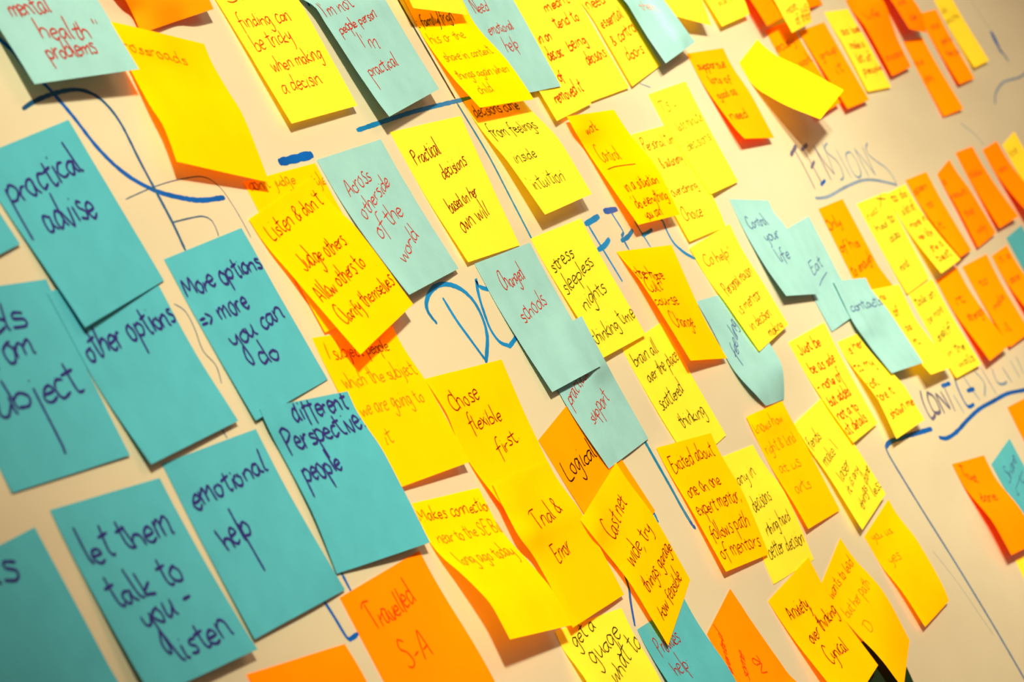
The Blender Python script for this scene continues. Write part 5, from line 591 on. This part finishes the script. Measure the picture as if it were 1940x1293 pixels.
('cohelp', 'Y', 'lemon yellow note with brown words co help, lifted off a teal note', [('Co help"', 0.095, 0.201, 0.714, 0.247, 6, 'bf'), ('Personal reason', 0.12, 0.49, 0.903, 0.465, 6, 'br'), ('is mentor', 0.129, 0.678, 0.784, 0.669, 6, 'br'), ('in decision', 0.143, 0.84, 0.757, 0.84, 6, 'br'), ('making', 0.431, 0.981, 0.862, 0.977, 5, 'br')],
 [3009,-397,12,3187,-426,28,3401,-459,31,3623,-493,31,3849,-528,30,3035,-304,11,3206,-332,28,3415,-365,31,3633,-399,31,3855,-434,29,3073,-212,7,3275,-245,11,3485,-278,12,3699,-312,12,3914,-346,12,3102,-119,14,3311,-153,14,3521,-187,14,3731,-220,14,3941,-254,14,3133,-26,25,3339,-60,24,3544,-93,24,3749,-127,24,3954,-160,23,3159,67,33,3360,34,33,3560,1,32,3762,-33,32,3962,-66,31,3179,161,43,3374,128,43,3570,95,42,3770,62,40,3967,29,39,3192,256,55,3378,223,56,3569,191,56,3776,157,50,3973,123,47,3212,350,65,3389,318,67,3575,285,67,3783,251,59,3977,218,56]),
('life', 'T', 'pale teal note with blue words control your life', [('Control', 0.133, 0.293, 0.634, 0.262, 6, 'bl'), ('your', 0.344, 0.451, 0.735, 0.4, 6, 'bl'), ('life', 0.405, 0.656, 0.728, 0.615, 7, 'bl')],
 [4141,-714,4,4329,-707,4,4517,-700,4,4705,-694,4,4893,-687,4,4137,-621,4,4325,-614,5,4513,-608,6,4701,-601,6,4889,-594,7,4133,-528,6,4321,-521,12,4511,-515,19,4701,-509,25,4890,-503,32,4132,-435,11,4321,-429,19,4514,-423,26,4704,-417,33,4893,-411,42,4136,-343,17,4325,-337,25,4515,-331,32,4704,-325,39,4893,-319,46,4135,-250,27,4323,-244,33,4512,-238,39,4700,-232,44,4889,-227,50,4131,-157,41,4320,-151,44,4508,-145,47,4697,-140,50,4885,-134,53,4127,-63,60,4316,-58,59,4504,-53,58,4693,-47,57,4882,-42,57,4123,30,79,4312,35,74,4501,40,70,4689,45,65,4878,51,60]),
('org21', 'O', 'orange note bent outwards at the top edge, shading the orange note below it', [('one', 0.163, 0.672, 0.567, 0.638, 5, 'of'), ('be', 0.328, 0.872, 0.718, 0.836, 5, 'of')],
 [10319,-2933,4,10509,-2942,4,10699,-2950,4,10888,-2958,4,11078,-2966,4,10324,-2841,10,10513,-2848,10,10703,-2856,10,10892,-2864,10,11081,-2872,11,10343,-2750,26,10532,-2758,27,10721,-2766,29,10910,-2773,30,11099,-2781,31,10353,-2659,57,10541,-2666,59,10730,-2673,61,10919,-2680,64,11107,-2687,66,10357,-2566,87,10546,-2573,91,10734,-2579,94,10922,-2586,98,11111,-2593,101,10362,-2473,106,10550,-2480,110,10738,-2486,113,10926,-2492,116,11114,-2499,120,10367,-2380,117,10554,-2386,119,10742,-2392,121,10929,-2398,124,11117,-2405,126,10371,-2287,126,10559,-2293,122,10746,-2299,117,10933,-2305,113,11120,-2310,108,10376,-2195,135,10563,-2200,122,10750,-2205,110,10937,-2211,97,11123,-2216,84]),
('anxiety', 'G', 'golden note at the bottom with brown words anxiety over thinking cynical', [('Anxiety,', 0.147, 0.239, 0.581, 0.29, 7, 'br2'), ('over thinking', 0.216, 0.484, 0.951, 0.489, 6.5, 'br2'), ('Cynical', 0.254, 0.683, 0.702, 0.731, 7, 'br2')],
 [1703,1749,5,1924,1717,6,2137,1686,10,2357,1654,12,2576,1623,14,1725,1841,9,1943,1810,9,2150,1778,12,2365,1747,13,2580,1715,14,1754,1934,13,1968,1902,12,2177,1871,12,2387,1840,12,2599,1809,12,1780,2026,22,1990,1995,20,2197,1964,19,2398,1933,21,2608,1902,19,1804,2119,35,2010,2088,32,2215,2057,30,2418,2026,28,2623,1995,26,1826,2211,51,2027,2180,48,2229,2150,45,2430,2119,42,2631,2088,39,1848,2303,67,2045,2273,64,2242,2242,62,2439,2212,60,2636,2181,57,1870,2396,86,2062,2365,83,2255,2335,81,2447,2305,79,2639,2274,77,1892,2488,106,2080,2458,104,2268,2428,101,2455,2398,98,2643,2368,96]),
('dodge', 'G', 'golden note with a crossed out line above the word change', [('the hope', 0.004, 0.257, 0.533, 0.291, 5.5, 'br'), ('-----', 0.044, 0.233, 0.54, 0.286, 5.5, 'br'), ('Cult', 0.026, 0.39, 0.354, 0.374, 6, 'br'), ('course', -0.015, 0.503, 0.565, 0.506, 5.5, 'br'), ('Change', 0.128, 0.69, 0.656, 0.714, 6.5, 'br')],
 [1862,-425,4,2085,-427,4,2308,-429,4,2531,-431,4,2753,-433,4,1870,-331,27,2089,-332,21,2307,-333,16,2526,-335,10,2744,-336,5,1887,-238,47,2101,-239,36,2313,-239,25,2523,-239,15,2734,-239,5,1898,-145,59,2108,-144,45,2316,-144,31,2519,-143,19,2720,-141,8,1906,-51,71,2112,-50,54,2316,-48,37,2514,-46,23,2701,-43,13,1914,43,80,2116,45,61,2317,47,43,2511,50,26,2692,54,15,1922,137,89,2120,139,70,2317,142,51,2513,145,33,2705,149,16,1931,230,97,2124,234,80,2317,238,62,2510,242,44,2702,245,27,1939,324,105,2127,329,89,2316,333,72,2505,338,56,2694,343,40]),
('overfam', 'Y', 'lemon yellow note curling over the top of the family note', [],
 [336,-2608,4,526,-2614,4,715,-2621,4,905,-2627,4,1095,-2633,4,339,-2515,11,529,-2521,10,718,-2527,10,908,-2533,9,1098,-2539,9,349,-2424,22,539,-2430,21,729,-2436,19,919,-2441,18,1108,-2447,16,355,-2332,42,545,-2337,39,735,-2343,37,925,-2348,34,1114,-2354,31,359,-2239,66,548,-2244,62,738,-2249,58,928,-2254,54,1117,-2259,50,362,-2145,89,551,-2150,83,741,-2155,78,930,-2160,72,1120,-2165,67,365,-2052,108,554,-2057,101,744,-2061,94,933,-2066,87,1123,-2071,79,368,-1958,120,557,-1963,111,747,-1967,102,936,-1972,93,1126,-1977,84,371,-1865,120,560,-1869,111,750,-1874,101,939,-1878,92,1129,-1882,82]),
('slant', 'Z', 'blank bright yellow note slanting out over two orange notes', [],
 [5680,-1774,4,5849,-1829,4,6019,-1883,4,6189,-1938,4,6358,-1993,4,5695,-1697,7,5868,-1751,11,6040,-1806,16,6212,-1861,20,6385,-1916,25,5718,-1621,9,5894,-1676,21,6071,-1731,32,6247,-1787,43,6423,-1842,55,5739,-1544,32,5917,-1600,50,6096,-1655,68,6275,-1711,86,6454,-1766,105,5756,-1467,78,5937,-1523,99,6118,-1578,120,6299,-1634,141,6480,-1690,163,5772,-1389,129,5955,-1445,150,6139,-1501,172,6323,-1557,193,6507,-1613,214,5787,-1312,189,5974,-1368,208,6160,-1424,227,6347,-1481,246,6533,-1537,265,5802,-1235,257,5992,-1291,271,6181,-1347,286,6371,-1404,300,6560,-1460,315,5818,-1157,324,6010,-1214,334,6202,-1270,344,6394,-1327,355,6587,-1384,365]),
('cast', 'G', 'golden note tilted left with brown words cast net wide', [('Cast net', 0.199, 0.284, 0.755, 0.228, 7, 'br'), ('wide, try', 0.181, 0.491, 0.823, 0.503, 7, 'br'), ('things, garage', 0.168, 0.689, 0.992, 0.73, 6, 'br'), ('how feasible', 0.156, 0.887, 0.864, 0.918, 6, 'br')],
 [-270,983,55,-94,927,55,148,867,27,335,811,23,516,754,22,-241,1075,65,-64,1018,63,182,958,31,364,901,27,545,843,23,-131,1165,41,48,1107,38,240,1048,28,417,989,25,593,931,22,-66,1257,39,111,1198,35,287,1138,31,459,1079,30,635,1020,26,-30,1350,47,148,1290,41,324,1229,35,499,1169,30,676,1108,24,0,1444,48,179,1382,40,357,1321,33,534,1259,26,712,1197,19,30,1537,46,208,1475,38,387,1412,30,565,1349,22,744,1287,14,60,1631,45,238,1567,36,416,1503,27,594,1440,18,773,1376,9,89,1724,43,267,1659,34,446,1595,24,624,1530,15,802,1465,5]),
('contacts', 'T', 'pale teal note lifted off the board with blue word contacts', [('contacts', 0.088, 0.324, 1.014, 0.312, 5.5, 'bl')],
 [5401,-36,20,5589,-32,21,5779,-29,21,5966,-26,22,6155,-22,22,5385,60,25,5575,63,26,5766,65,26,5946,69,29,6136,71,29,5365,156,31,5554,158,37,5758,159,38,5945,161,45,6134,163,51,5359,251,33,5548,252,44,5765,252,48,5980,251,51,6176,252,61,5359,346,43,5547,346,56,5802,342,49,6017,341,55,6212,341,66,5436,435,38,5628,435,49,5837,433,55,6033,433,65,6223,433,77,5462,528,49,5652,528,60,5844,527,69,6034,526,79,6223,525,90,5465,623,72,5654,622,79,5843,620,87,6033,619,95,6222,617,103,5465,718,96,5654,716,101,5843,714,106,6032,712,111,6221,710,116]),
]
for k, spec in enumerate(NOTES): note(spec, k)
